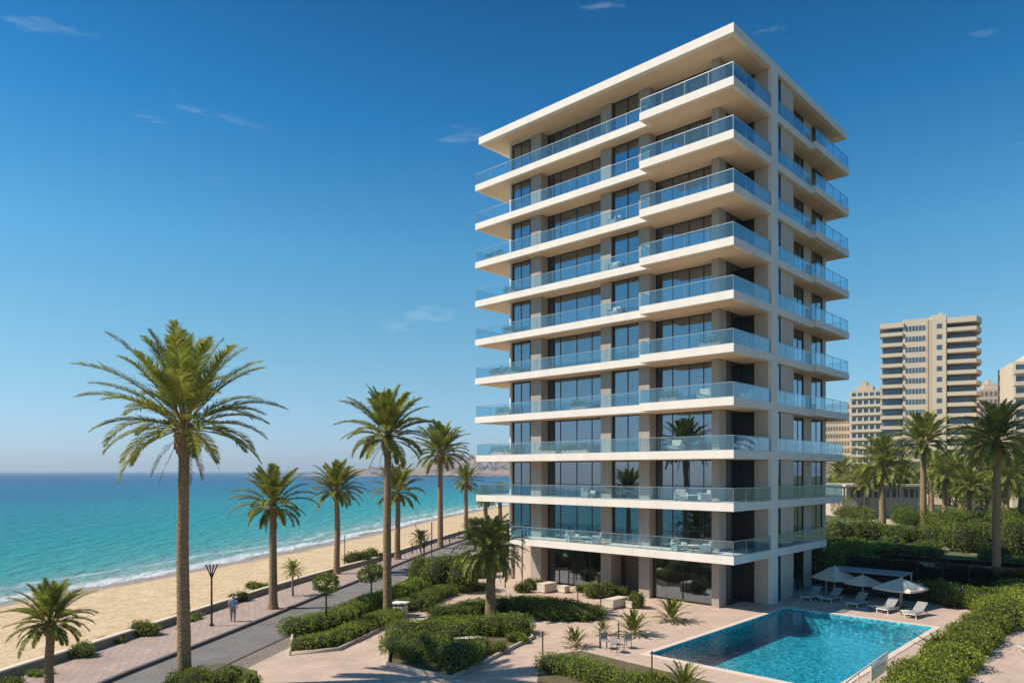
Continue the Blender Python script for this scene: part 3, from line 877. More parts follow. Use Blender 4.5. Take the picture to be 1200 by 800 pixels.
def palm(pos, h, rad, r0, r1, crown, label, group='palm trees along the beach road', seed=1, lean=(0, 0), boot=True, rz=0.0, name='palm_tree', cat='palm tree'):
    """pos: base; h: height of the crown's centre; rad: frond reach"""
    root = empty(name, pos, rz, label, cat, group)
    tm = trunk_mesh('trunk', h, r0, r1, seed, lean, boot, boot_scale=min(1, rad/4.2))
    link_mesh('trunk', tm, None, root)
    s = rad/4.15
    cm, sm = CROWN[crown]
    c = link_mesh('crown', cm, None, root, (lean[0]+.03*math.sin(7+seed), lean[1], h-.12)); c.scale = (s, s, s)
    k = link_mesh('frond_stalk', sm, None, c)
    if crown not in ('little',) and seed % 2 == 1:      # a few dead brown fronds hanging by the trunk
        V, T, st2 = fronds(seed+500, n=5+seed % 3, L=2.6, e_hi=-38, e_lo=-70, droop=30, leaf=.13, stations=26, wid=.06)
        dm = np_mesh('dead_leaves', V, T); dm.materials.append(M['palmdry'])
        d = link_mesh('dead_leaves', dm, None, root, (lean[0]+.03*math.sin(7+seed), lean[1], h-.55*s)); d.scale = (s, s, s)
    return root

def palm_px(bx, by, cy, radpx, r0px, crown, label, group, seed, **kw):
    """by: base row, cy: crown centre row, radpx: frond reach in the photo"""
    p = G(bx, by); k = p.y/FPX
    return palm(p, (by-cy)*k, radpx*k, r0px*k, r0px*k*.72, crown, label, group, seed, **kw)

GP = 'palm trees along the beach promenade'
palm_px(215, 806, 500, 109, 7.9, 'open', 'tallest palm with a thick trunk and wide open crown, in the left foreground', GP, 1, rz=.35)
pp = Vector(((58-CX)/FPX*29.5, 29.5, 0))
palm(pp, 3.35, 1.72, .19, .15, 'mid', 'short stout palm in the bottom left corner beside the low beach wall', GP, 2, rz=1.0)
palm_px(320, 713, 592, 47, 5.0, 'mid2', 'palm right of the walking person with a flared trunk foot on the promenade', GP, 3, rz=2.1)
palm_px(395, 672, 576, 36, 3.7, 'mid', 'palm rising from the shrubs by the beach wall, second tree on the promenade', GP, 4, rz=.4)
palm_px(454, 724, 512, 57, 5.3, 'mid', 'second tallest slender palm standing beside the white bin among hedges', GP, 5, rz=4.2)
palm_px(466, 655, 578, 34, 3.6, 'mid2', 'medium palm half hidden behind the slender tall palm, with drooping fronds to the right', GP, 6, rz=3.3)
palm_px(516, 642, 532, 37, 3.5, 'mid', 'tall palm at the far end of the promenade in front of the headland', GP, 7, rz=5.2)
palm_px(546, 623, 566, 21, 2.8, 'mid2', 'farthest little palm next to the sea end of the tower', GP, 8, rz=1.9)
palm_px(575, 722, 648, 47, 6.4, 'full', 'dense bushy palm with a rough brown trunk in the garden bed before the tower', 'palm trees in the hotel garden', 9, rz=.9, boot=False)
for (x, y, cy, r, lab, sd_) in ((343, 698, 668, 15, 'knee-high spiky young palm on a thin stem on the promenade', 11), (493, 655, 632, 14, 'thin young palm on the promenade near the bare forked post', 12)):
    p = G(x, y); k = p.y/FPX
    palm(p, (y-cy)*k, r*k, .08, .06, 'little', lab, 'young palms on the promenade', sd_, boot=False, rz=sd_)

# right-hand garden palms
GR = 'palm trees in the garden behind the pool'
palm_px(1168, 700, 516, 50, 4.9, 'gold', 'nearest garden palm, its thick trunk rising from the clipped hedge right of the pool', GR, 21, rz=.2)
palm_px(1082, 623, 520, 37, 3.8, 'mid', 'tall straight palm in front of the largest background tower', GR, 22, rz=1.2)
palm_px(1034, 618, 548, 40, 3.9, 'gold', 'arching golden palm before the low white villa', GR, 23, rz=2.0)
palm_px(1147, 600, 530, 36, 3.6, 'gold', 'palm just left of and behind the nearest garden palm', GR, 24, rz=3.0)
palm_px(1107, 612, 558, 28, 3.0, 'gold', 'lower palm between the two tall garden palms', GR, 25, rz=4.0)
palm_px(1057, 604, 560, 24, 2.6, 'gold', 'slim far palm right of the arching golden palm', GR, 26, rz=5.0)
palm_px(1198, 598, 540, 32, 3.4, 'gold', 'far palm at the right edge of the picture', GR, 27, rz=6.0)
palm_px(985, 592, 556, 24, 2.0, 'gold', 'small far palm next to the right end of the tower balconies', GR, 28, rz=.7)
palm_px(1126, 596, 556, 22, 2.2, 'mid', 'smallest far palm in the grove of the background towers', GR, 29, rz=1.7)
palm_px(1016, 606, 566, 24, 2.4, 'mid', 'short palm before the left end of the low villa', GR, 41, rz=.9)
palm_px(1092, 600, 548, 24, 2.4, 'gold', 'thin palm peeking between the tall straight palm and the lower palm', GR, 42, rz=2.9)
palm_px(1180, 612, 560, 26, 2.8, 'gold', 'short golden palm just right of the nearest palm trunk', GR, 43, rz=3.9)
palm_px(1136, 618, 572, 24, 2.8, 'mid', 'short palm above the large dark shrub', GR, 44, rz=4.9)
palm_px(1003, 598, 562, 20, 2.0, 'gold', 'leaning thin palm between tower balconies and villa', GR, 45, rz=5.6)
palm_px(569, 618, 583, 17, 3.0, 'full', 'little palm under the sea end of the tower balconies', 'palm trees in the hotel garden', 31, rz=.2)
palm_px(586, 614, 578, 15, 2.8, 'full', 'palm with round crown just behind the balcony corner by the sea', 'palm trees in the hotel garden', 32, rz=1.2)

# ---- shrubs, hedges, broadleaf trees: leaf quads over displaced blobs
def blob_leaves(blobs, size, dens, seed, depth=.22, up=.35, sq=2.0):
    """blobs: (cx,cy,cz,rx,ry,rz). Leaves on and just inside the surface."""
    rng = np.random.default_rng(seed)
    Ps = []; Ns = []
    for b in blobs:
        c = np.array(b[:3]); r = np.array(b[3:6])
        area = 4*math.pi*((r[0]*r[1])**1.6/3+(r[0]*r[2])**1.6/3+(r[1]*r[2])**1.6/3)**(1/1.6)
        n = int(area*dens)
        d = unit(rng.normal(size=(n, 3)))
        if sq != 2.0:
            d = d/((np.abs(d)**sq).sum(1, keepdims=True))**(1/sq)
        bump = 1+.10*np.sin(d[:, 0:1]*6.1+c[0])*np.sin(d[:, 1:2]*5.3+c[1])+.07*np.sin(d[:, 2:3]*9+d[:, 0:1]*8+seed)
        P = c+d*r*bump*(1-depth*rng.random((n, 1))**2)+rng.normal(0, size*.45, (n, 3))
        Ps.append(P); Ns.append(unit(d/r))
    P = np.concatenate(Ps); Nn = np.concatenate(Ns)
    keep = P[:, 2] > 0.01
    # drop leaves deep inside another blob
    inside = np.zeros(len(P), int)
    for b in blobs:
        q = (P-np.array(b[:3]))/np.array(b[3:6]); inside += (np.sum(q*q, 1) < .55)
    keep &= inside == 0
    P = P[keep]; Nn = Nn[keep]; n = len(P)
    U = unit(Nn*.5+rng.normal(0, .7, (n, 3))+np.array([0, 0, up])); Vv = unit(np.cross(U, rng.normal(size=(n, 3))))
    s = size*(.6+.8*rng.random(n))
    return quads_from(P, U, Vv, s, s*.62)

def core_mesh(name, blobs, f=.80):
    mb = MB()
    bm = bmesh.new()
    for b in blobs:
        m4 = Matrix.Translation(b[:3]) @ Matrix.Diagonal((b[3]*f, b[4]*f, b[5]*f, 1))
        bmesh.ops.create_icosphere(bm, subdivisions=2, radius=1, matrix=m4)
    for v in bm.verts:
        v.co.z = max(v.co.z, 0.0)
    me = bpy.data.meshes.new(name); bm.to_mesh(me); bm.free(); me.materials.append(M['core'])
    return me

def bush(name, pos, blobs, size, dens, mat, seed, label, cat, group=None, rz=0.0, up=.35, depth=.22, sq=2.0, f=.8):
    root = empty(name, pos, rz, label, cat, group)
    V, F = blob_leaves(blobs, size, dens, seed, depth, up, sq)
    link_mesh('foliage', np_mesh('foliage', V, F), mat, root)
    link_mesh('dark_core', core_mesh('dark_core', blobs, f), None, root)
    return root

def hedge(pts, width, height, mat, seed, label, size=.085, dens=230, name='hedge', group=None, lump=.16, cat='hedge'):
    """clipped hedge along a ground polyline"""
    pts = [Vector(p[:2]) for p in pts]; L = resample(pts, width*.42)
    rng = random.Random(seed); o = L[0]; blobs = []
    for i, p in enumerate(L):
        w = width*.5*(1+rng.uniform(-lump, lump)); h = .9*height*(1+rng.uniform(-lump, lump)*.6)
        off = Vector((rng.uniform(-.1, .1), rng.uniform(-.1, .1)))*width
        blobs.append((p.x-o.x+off.x, p.y-o.y+off.y, h*.46, w*1.08, w*1.08, h*.56))
    return bush(name, (o.x, o.y, .004), blobs, size, dens, mat, seed, label, cat, group, sq=2.6, f=.84)

def shrub_px(x, y, wpx, hpx, mat, seed, label, name='shrub', group=None, size=None, dens=None, n=6, cat='shrub'):
    p = G(x, y); k = p.y/FPX; w = wpx*k; h = hpx*k
    rng = random.Random(seed); blobs = []
    for i in range(n):
        bx = rng.uniform(-.5, .5)*w*.7; by = rng.uniform(-.5, .5)*w*.5; hh = h*rng.uniform(.62, 1.0)
        blobs.append((bx, by, hh*.48, w*rng.uniform(.20, .32), w*rng.uniform(.2, .3), hh*.52))
    s = size or max(.07, k*1.7); d = dens or 1.5/(s*s)
    return bush(name, p, blobs, s, d, mat, seed, label, cat, group, depth=.35)

# planting beds: soil sheets with a raised kerb
def bed(name, px, kerb=True, mat='soil', z=.012, label=None):
    pts = [G(x, y) for x, y in px]
    o = sheet(name, pts, z, M[mat])
    if kerb:
        loop = [Vector(p[:2]) for p in pts]+[Vector(pts[0][:2])]
        area = sum(loop[i].x*loop[i+1].y-loop[i+1].x*loop[i].y for i in range(len(loop)-1))
        if area < 0: loop = loop[::-1]
        k = strip_solid('bed_kerb', loop, -.0, .14, 0, .17, M['planter'])
        tag(k, kind='structure')
    return o
bed('left_bed', [(338, 768), (342, 742), (398, 712), (452, 694), (474, 722), (436, 744), (398, 762)])
bed('middle_bed', [(455, 716), (440, 700), (478, 678), (520, 656), (552, 648), (573, 664), (545, 684), (490, 712)], kerb=True)
bed('centre_bed', [(452, 780), (456, 748), (520, 716), (580, 706), (616, 730), (626, 748), (530, 796)])
bed('front_bed', [(628, 806), (634, 768), (680, 762), (780, 786), (840, 800), (830, 812)], kerb=False)
bed('palm_bed', [(188, 812), (196, 788), (262, 776), (302, 786), (296, 812)], kerb=False)
bed('tower_bed', [(600, 712), (604, 702), (690, 706), (705, 716), (694, 730), (640, 726)], kerb=False)

HB = 'clipped hedges in the garden beds'
def Gp(*a): return [G(x, y) for x, y in a]
hedge(Gp((356, 761), (395, 752), (430, 738), (458, 726)), 1.5, .75, M['hedge'], 1, 'long low clipped hedge in front, left garden bed beside the road')
hedge(Gp((352, 741), (392, 731), (424, 716), (452, 706)), 1.7, .95, M['hedge'], 2, 'taller hedge behind the long low hedge in the left garden bed')
hedge(Gp((472, 716), (498, 706), (520, 697)), 1.6, .9, M['hedge2'], 3, 'rounded hedge right of the white bin')
hedge(Gp((462, 700), (490, 690), (516, 680)), 1.8, .95, M['hedge'], 4, 'hedge behind the rounded hedge by the bin')
hedge(Gp((470, 766), (500, 770), (528, 776)), 2.2, 1.15, M['hedge2'], 5, 'big dark rounded hedge at the kerbed front corner of the centre bed', lump=.22)
hedge(Gp((478, 750), (508, 750), (535, 752)), 2.0, 1.2, M['hedge'], 6, 'leafy hedge left of the dense garden palm, centre bed')
hedge(Gp((520, 742), (560, 742), (604, 742)), 1.9, 1.15, M['hedge'], 7, 'clipped hedge at the foot of the dense garden palm')
hedge(Gp((520, 726), (545, 722), (566, 716)), 1.8, .95, M['hedge2'], 8, 'dark hedge left behind the dense garden palm')
hedge(Gp((592, 716), (620, 718), (650, 722)), 1.9, 1.1, M['hedge2'], 9, 'bulging dark hedge right of the dense garden palm')
hedge(Gp((640, 724), (668, 725), (694, 724)), 1.7, .95, M['hedge2'], 10, 'square-ended dark hedge nearest the stone benches')
hedge(Gp((606, 710), (640, 711), (672, 716)), 1.3, .8, M['hedge'], 101, 'hedge strip behind the bulging dark hedge')
hedge(Gp((644, 786), (672, 788), (704, 798)), 1.5, .85, M['hedge'], 11, 'feathery light hedge at the bottom edge left of the pool')
hedge(Gp((700, 800), (735, 806), (778, 812)), 1.4, .75, M['hedge'], 12, 'low hedge at the bottom edge before the pool corner')
hedge(Gp((560, 760), (535, 786)), 1.2, .6, M['bush'], 13, 'small yellow-green hedge along the kerb of the centre bed')
shrub_px(240, 814, 84, 34, M['bush'], 14, 'yellow-green bush at the foot of the tallest palm')
shrub_px(280, 808, 48, 28, M['hedge'], 15, 'rounded bush right of the tallest palm foot')
shrub_px(206, 815, 34, 20, M['hedge'], 16, 'small bush left of the tallest palm foot')
# leafy big shrub-trees of the middle bed
shrub_px(528, 692, 62, 44, M['bush'], 17, 'big loose yellow-green shrub with bare stems beside the curved path', size=.13, n=9)
shrub_px(500, 684, 46, 34, M['tree'], 18, 'leafy dark shrub left of the big loose shrub', n=7)
shrub_px(552, 676, 40, 30, M['tree'], 19, 'leafy shrub right of the big loose shrub at the road side', n=7)
shrub_px(575, 668, 40, 16, M['hedge2'], 20, 'low dark shrub between road and curved path')
shrub_px(560, 690, 40, 8, M['bush'], 201, 'grassy low planting along the curved path kerb', cat='planting', name='low_planting')
shrub_px(498, 716, 22, 20, M['bush'], 202, 'small light shrub at the near tip of the middle bed')
shrub_px(628, 690, 26, 15, M['bush'], 21, 'sunny bush at the left stone bench below the tower', group=None)
shrub_px(612, 694, 18, 14, M['bush'], 22, 'small yellow bush at the glass corner of the ground floor')
shrub_px(700, 700, 40, 20, M['bush'], 23, 'spreading sunny bush between the stone benches')
shrub_px(724, 696, 30, 12, M['hedge2'], 24, 'dark low bush before the entrance recess')
shrub_px(747, 712, 24, 20, M['bush'], 25, 'bush beside the pier left of the big ground-floor windows')
shrub_px(685, 694, 20, 10, M['hedge'], 26, 'little green bush before the ground-floor glass')
# beach-wall shrubs
for i, (x, y, w, h, lab) in enumerate(((98, 768, 34, 17, 'dense shrub against the beach wall right of the corner palm'), (170, 744, 38, 18, 'dense shrub against the beach wall left of the tallest trunk'),
        (12, 800, 30, 8, 'low scrub on the beach wall at the left edge'), (45, 790, 30, 7, 'thin scrub on the beach wall near the corner palm'), (279, 704, 20, 13, 'yellowish shrub on the beach wall behind the person'), (302, 690, 26, 9, 'straggly scrub trailing over the beach wall right of the person'),
        (418, 660, 30, 16, 'olive shrub on the sand side of the wall behind the small round tree'), (440, 656, 22, 14, 'spiny shrub against the wall near the slender tall palm'), (130, 752, 30, 7, 'low scrub between the two dense wall shrubs'), (215, 726, 36, 7, 'low scrub on the wall right behind the tallest trunk'))):
    shrub_px(x, y, w, h, M['bush'] if i % 2 == 0 else M['hedge'], 60+i, lab, group='shrubs along the beach wall')
# standards: little round trees on thin dark stems
def standard_tree(x, y, cy, rpx, label, seed):
    p = G(x, y); k = p.y/FPX
    root = empty('round_headed_tree', p, 0, label, 'small tree', 'small round-headed street trees')
    h = (y-cy)*k; r = rpx*k
    MB().tube([(0, 0, 0), (.02, 0, h*.5), (0, .02, h)], [.07, .055, .04], 8).build('trunk', M['black'], root)
    rng = random.Random(seed)
    blobs = [(rng.uniform(-.4, .4)*r, rng.uniform(-.4, .4)*r, h+rng.uniform(-.2, .3)*r, r*rng.uniform(.5, .72), r*rng.uniform(.5, .72), r*rng.uniform(.4, .55)) for _ in range(7)]
    V, F = blob_leaves(blobs, .13, 230, seed, .5)
    c = link_mesh('crown', np_mesh('crown', V, F), M['tree'], root)
shrub_px(588, 764, 30, 14, M['bush'], 210, 'loose yellow-green shrub inside the right kerb of the centre bed')
shrub_px(606, 752, 26, 12, M['hedge'], 211, 'small shrub at the right corner of the centre bed')
standard_tree(382, 738, 684, 16, 'small tree with a dark round head at the hedge end by the road', 3)
standard_tree(435, 700, 672, 15, 'small tree with a flat dark head between road and slender palm', 4)

# spiky ground plants
def cycad(x, y, rpx, seed, label, n=34):
    p = G(x, y); k = p.y/FPX; L = rpx*k
    root = empty('spiky_plant', p, 0, label, 'plant', 'spiky palm-like plants on the plaza')
    V, T, st = fronds(seed, n=n, L=L, e_hi=80, e_lo=2, droop=50, leaf=.16, stations=24, wid=.16, stalk=.1)
    me = np_mesh('leaves', V, T); me.materials.append(M['bush'])
    link_mesh('leaves', me, None, root, (0, 0, .08))
    st.build('stalk', M['palmdry'], root, (0, 0, .08))
    MB().tube([(0, 0, 0), (0, 0, .15), (0, 0, .25)], [.14, .15, .06], 10).build('stem', M['trunk'], root)
cycad(787, 728, 25, 1, 'spiky rosette plant between the tower windows and the pool corner')
cycad(742, 744, 25, 2, 'largest spiky rosette plant on the plaza left of the pool')
cycad(674, 758, 18, 3, 'small upright rosette plant behind the bottom hedge')
cycad(802, 812, 30, 4, 'spiky plant cut by the bottom edge before the pool')
cycad(768, 812, 20, 5, 'spiky plant at the right end of the bottom hedge')
cycad(707, 744, 12, 6, 'tiny spiky plant beside the plaza chairs')

# hedge right of the pool, in building axes
def Wp(*a): return [W(x, y) for x, y in a]
hedge(Wp((-13.6, -16), (-13.4, -9), (-13.3, -4)), 2.0, 1.1, M['hedge'], 31, 'sunlit hedge section at the bottom right between pool deck and path', size=.10, dens=200)
hedge(Wp((-13.2, -3), (-13.0, 2), (-13.0, 7)), 2.0, 1.15, M['bush'], 32, 'bright hedge section right of the pool edge, middle of its row', size=.10, dens=190)
hedge(Wp((-13.1, 8), (-13.0, 13), (-13.1, 17)), 2.5, 1.6, M['hedge'], 33, 'tall clipped hedge around the nearest garden palm', size=.11, dens=170)
hedge(Wp((-12.9, 18), (-13.2, 22), (-13.5, 27)), 3.0, 1.8, M['hedge2'], 34, 'far shaded end of the hedge row behind the nearest garden palm', size=.13, dens=120)
cycad(1098, 772, 24, 7, 'spiky light plant breaking out of the hedge right of the pool', 40)
hedge(Wp((-1.6, 14.9), (-5, 15.1), (-8, 15.2)), 1.2, 1.3, M['hedge2'], 35, 'dark hedge behind the umbrellas and the teal glass screen', size=.11, dens=150)
hedge(Wp((-8.6, 14.6), (-10, 14.2), (-11.5, 13.6)), 2.2, 1.6, M['hedge2'], 36, 'dark hedge right of the third umbrella behind the last lounger', size=.11, dens=150)
hedge(Wp((1.2, 18), (1.0, 22), (.8, 27)), 2.6, 3.2, M['hedge2'], 37, 'tall dark hedge hugging the right flank of the tower', size=.14, dens=100)

# broadleaf trees and garden shrubs behind the pool
def leaf_tree(pos, h, r, seed, label, mat, size=.28, dens=16, group='leafy trees behind the garden', trunk_h=.35):
    root = empty('leafy_tree', pos, 0, label, 'tree', group)
    rng = random.Random(seed)
    t = MB(); t.tube([(0, 0, 0), (.1, 0, h*.3), (0, .1, h*.6)], [.035*h, .026*h, .012*h], 8)
    blobs = []
    for i in range(11):
        a = rng.uniform(0, 6.28); d = r*rng.uniform(.1, .75); z = h*rng.uniform(trunk_h+.1, .88)
        blobs.append((d*math.cos(a), d*math.sin(a), z, r*rng.uniform(.3, .46), r*rng.uniform(.3, .46), h*rng.uniform(.11, .17)))
        if i < 6: t.tube([(0, 0, h*.28), (d*.5*math.cos(a), d*.5*math.sin(a), z*.7), (d*math.cos(a), d*math.sin(a), z)], [.014*h, .010*h, .005*h], 5)
    t.build('trunk', M['bark'], root)
    V, F = blob_leaves(blobs, size, dens, seed, .6)
    link_mesh('crown', np_mesh('crown', V, F), mat, root)
    return root
protos = [leaf_tree(G(1176, 602), 9, 5, 1, 'broad leafy tree at the right edge behind the nearest garden palm', M['bush'], .34, 14),
          leaf_tree(G(1000, 597), 8, 5, 2, 'yellow-green tree beside the right end of the tower balconies', M['bush'], .32, 16),
          leaf_tree(G(1060, 598), 9, 5.5, 3, 'broad green tree at the right end of the low villa', M['tree'], .34, 14)]
GL = ['tall leafy tree touching the right edge, behind the far edge palm', 'leafy tree right behind the smallest far palm', 'leafy tree behind the lower palm of the garden, below the largest background tower', 'leafy tree directly behind the palm left of the nearest one',
      'leafy tree left of the smallest far palm', 'largest grove tree, half cut by the right edge', 'leafy tree touching the lower balconies of the tower', 'leafy tree peeking over the left half of the villa roof', 'dense tree between the nearest garden palm and the palm behind it',
      'dense tree right behind the nearest garden palm crown', 'rear tree at the foot of the largest background tower', 'rear tree below the gap between the right background towers', 'tree over the right end of the villa roof', 'tree over the middle of the villa roof', 'tree cut by the right edge, nearest of the grove',
      'rear tree cut by the right edge in front of the banded block', 'small rear tree beside the pale gridded block', 'low leafy tree in front of the grove, right of the tall straight palm', 'low leafy tree in front of the grove, left of the nearest palm trunk']
spots = [(1195, 600, 10), (1130, 597, 9), (1112, 593, 9), (1150, 591, 10), (1090, 592, 8), (1210, 592, 11), (976, 590, 7), (1020, 588, 7), (1163, 586, 10), (1185, 588, 10), (1105, 587, 9), (1136, 586, 9), (1076, 587, 8), (1046, 586, 7), (1225, 596, 10), (1240, 588, 11), (990, 585, 6), (1120, 604, 6), (1155, 610, 7)]
for i, (x, y, h) in enumerate(spots):
    p0 = protos[i % 3]; c = copy_tree(p0); c.location = G(x, y); c.rotation_euler.z = i*1.7; s = h/6.6*(1+.1*math.sin(i*5)); c.scale = (s, s, s)
    c['label'] = GL[i]; c['group'] = 'grove trees below the background towers'
for (x, y, h, r, sd_, mt, lab) in ((1062, 622, 4.6, 3.4, 61, 'tree', 'small leafy tree in the garden before the villa, left of the tall straight palm'), (1100, 628, 4.2, 3.2, 62, 'bush', 'small yellow-green tree right of the tall straight palm trunk'),
        (1126, 634, 4.4, 3.2, 63, 'tree', 'small dark tree between the fence and the far palms'), (1014, 626, 4.4, 3.2, 64, 'tree', 'small leafy tree beside the tower end, before the villa'), (1186, 636, 4.8, 3.4, 65, 'bush', 'small bright tree at the right edge behind the fence'),
        (990, 612, 5.0, 3.2, 66, 'bush', 'small sunlit tree hugging the end of the lower tower balconies')):
    leaf_tree(G(x, y), h, r, sd_, lab, M[mt], .17, 42, 'small garden trees behind the pool', .15)
for i, (x, y, w, h, m, lab) in enumerate((
    (985, 640, 46, 34, 'hedge2', 'dark bushy shrub against the right end of the tower'),
    (1012, 632, 40, 26, 'tree', 'dark shrub at the foot of the arching golden palm'),
    (1060, 634, 44, 24, 'hedge2', 'dark shrub left of the tall straight palm trunk'),
    (1100, 636, 36, 22, 'tree', 'dark shrub right of the tall straight palm trunk'),
    (1140, 646, 58, 40, 'hedge2', 'large dark shrub left of the nearest garden palm trunk'),
    (1192, 650, 44, 44, 'hedge2', 'large dark shrub right of the nearest garden palm trunk'),
    (1000, 606, 34, 14, 'bush', 'sunlit low shrub before the left part of the low villa'),
    (1050, 603, 30, 12, 'bush', 'sunlit low shrub before the right part of the low villa'),
    (1120, 616, 46, 20, 'hedge', 'dark green clipped mass between the far palm trunks'),
    (1165, 618, 34, 22, 'tree', 'green shrub behind the nearest garden palm trunk'),
    (1075, 652, 50, 14, 'hedge2', 'low dark shrub above the glass fence, centre'),
    (1030, 650, 46, 16, 'hedge', 'low shrub above the glass fence, left part'),
    (1120, 668, 50, 14, 'hedge2', 'low dark shrub at the right end of the glass fence'),
    (1060, 686, 26, 14, 'bush', 'small pale-flowered shrub behind the third umbrella'),
    (1025, 622, 40, 12, 'hedge', 'low clipped shrub beside the villa path'),
    (1068, 614, 40, 16, 'tree', 'mid-green shrub in front of the tall straight palm'),
    (1100, 622, 44, 14, 'bush', 'sunlit low shrub between the garden paths'),
    (1150, 628, 40, 16, 'tree', 'mid-green shrub behind the large dark shrub'),
    (1200, 628, 40, 20, 'hedge', 'bright shrub at the right edge beyond the terrace'),
    (1185, 612, 30, 18, 'tree', 'leafy shrub by the bright path at the right edge'),
    (1015, 645, 40, 16, 'tree', 'shaded shrub right of the tower end wall'),
    (1045, 641, 30, 14, 'hedge2', 'shaded shrub before the garden palms'),
    (1090, 646, 44, 14, 'tree', 'long low shaded shrub in front of the terrace path'),
    (1165, 660, 34, 22, 'hedge2', 'dark shrub touching the nearest garden palm trunk'),
    (960, 660, 34, 34, 'hedge2', 'dark leafy shrub left of the grey canopy beside the tower'),
    (1190, 672, 40, 20, 'hedge2', 'shaded shrub right behind the tall clipped hedge'),
    (1085, 700, 40, 20, 'hedge2', 'dark shrub behind the last two loungers'),
    (1010, 662, 60, 20, 'hedge2', 'dark planting behind the grey canopy'))):
    shrub_px(x, y, w, h, M[m], 80+i, lab, group=None, n=7)
for i, (x, y, w, h) in enumerate(((556, 632, 22, 16), (572, 640, 26, 18), (590, 634, 24, 26), (562, 616, 26, 12), (600, 650, 20, 14), (583, 655, 24, 14))):
    shrub_px(x, y, w, h, M['bush' if i % 2 else 'tree'], 120+i, ['bright shrub at the road end under the balcony corner', 'leafy shrub behind the dense garden palm on the sea side', 'tall shrub against the sea end wall of the tower', 'distant shrubs by the shore left of the tower', 'green shrub right behind the dense palm crown', 'low leafy shrub left of the ground-floor glass'][i], group=None)

# ------------------------------------------------------------------ background buildings
M['bt'] = stained('cream_concrete', (.66, .54, .40), .85, .06, .08)
M['bt2'] = stained('tan_concrete', (.56, .44, .32), .85, .08, .08)
M['bglass'] = stained('far_window_glass', (.05, .10, .16), .12, .3, .4, spec=.9)
M['bdark'] = stained('loggia_shade_wall', (.20, .155, .12), .85, .15, .3)  # cream darkened evenly, loggia shade put into the colour; also on dark windows
def far_tower():
    Y = 215.0; k = Y/FPX
    def X(px): return (px-CX)*k
    def Z(py): return CAMH-(py-HY)*k
    x0, x1 = X(1033), X(1150)
    base = Vector((x0, Y, 0)); rz = R(0)
    t = empty('background_tower', base, R(-27), 'cream apartment tower with stacked balconies and blue window bands, largest building in the background', 'building')
    top = Z(382); fl = 3.05; n = int((top-2)/fl)
    u = lambda px: (X(px)-x0)*.843
    MB().box(u(1059), u(1111), 0, 18, 0, Z(377)).build('wall', M['bt'], t)
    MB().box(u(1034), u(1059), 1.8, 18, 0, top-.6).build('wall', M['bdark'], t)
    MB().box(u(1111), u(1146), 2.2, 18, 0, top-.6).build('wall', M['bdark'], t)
    MB().box(u(1087), u(1089.3), -.25, 0, 0, Z(379)).box(u(1090.2), u(1092.5), -.25, 0, 0, Z(379)).build('rib', M['bt2'], t)
    MB().box(u(1093), u(1110), -1.2, 8, 0, Z(375)).build('stair_core', M['bt'], t)
    MB().box(u(1103), u(1106), 1, 4, Z(375), Z(371)).build('chimney', M['bt2'], t)
    MB().box(u(1113), u(1122), 3, 8, top, top+1.4).build('roof_unit', M['bdark'], t)
    MB().box(u(1031), u(1060), -.6, 18, top-.9, top+.5).prism([(u(1111), -1.5), (u(1144), -1.5), (u(1152), 3), (u(1152), 18), (u(1111), 18)], top-.9, top+.6).build('roof', M['bt'], t)
    for i in range(n):
        z = top-fl*(i+1)
        MB().box(u(1031.5), u(1059), -.6, 1.8, z-.25, z+.75).build('balcony', M['bt'], t)
        MB().prism([(u(1111.2), -1.5), (u(1144), -1.5), (u(1152), 3), (u(1152), 9), (u(1111.2), 9)], z-.25, z+.8).build('balcony', M['bt'], t)
        w = MB().box(u(1062), u(1086), -.06, .3, z+.9, z+2.3).build('window', M['bglass'], t)
        f = MB()
        for j in range(7): c = u(1062)+(u(1086)-u(1062))*j/6; f.box(c-.07, c+.07, -.12, -.05, z+.9, z+2.3)
        f.build('frame', M['bt'], w)
        MB().box(u(1099), u(1105), -1.26, -1.1, z+.9, z+2.2).build('window', M['bglass'], t)
        MB().box(u(1035), u(1057), 1.7, 1.85, z+.75, z+2.6).build('window', M['bglass'], t)
        MB().box(u(1114), u(1140), 2.1, 2.25, z+.75, z+2.6).build('window', M['bglass'], t)
far_tower()

def grid_tower(name_label, px0, px1, ytop, Y, fl, rz, cols, bands, dep=16, mat='bt2', roof_step=True):
    k = Y/FPX; x0 = (px0-CX)*k; W_ = (px1-px0)*k*.90; top = CAMH-(ytop-HY)*k
    t = empty('background_block', (x0, Y, 0), rz, name_label, 'building')
    MB().box(0, W_, 0, dep, 0, top).build('wall', M[mat], t)
    if roof_step: MB().box(W_*.2, W_*.7, 2, dep-2, top, top+2.2).box(W_*.35, W_*.5, 3, dep-4, top+2.2, top+4).build('roof_unit', M[mat], t)
    n = int((top-3)/fl)
    for i in range(n):
        z = top-fl*(i+1)+.4
        if bands:
            MB().box(.3, W_-.3, -.9, 0, z-.5, z+.55).build('balcony', M['bt'], t)
            w = MB().box(.5, W_-.5, -.05, .2, z+.55, z+2.0).build('window', M['bglass'], t)
            f = MB()
            for j in range(cols+1): c = .5+(W_-1)*j/cols; f.box(c-.25, c+.25, -.6, .1, z+.55, z+2.1)
            f.build('frame', M['bt'], w)  # the block's piers between the windows, merged into one mesh
        else:
            w = MB()
            for j in range(cols):
                c = W_*(j+.5)/cols; w.box(c-W_/cols*.32, c+W_/cols*.32, -.05, .2, z, z+1.7)
            w.build('window_row', M['bdark'], t)
grid_tower('tan curved apartment block with deep balconies, left of the largest background tower', 996, 1034, 458, 290, 3.3, R(-30), 5, True)
grid_tower('pale gridded block at the far left behind the golden palm, next to the tower railings', 966, 996, 472, 300, 3.0, R(-20), 9, False, 14, 'bt', False)
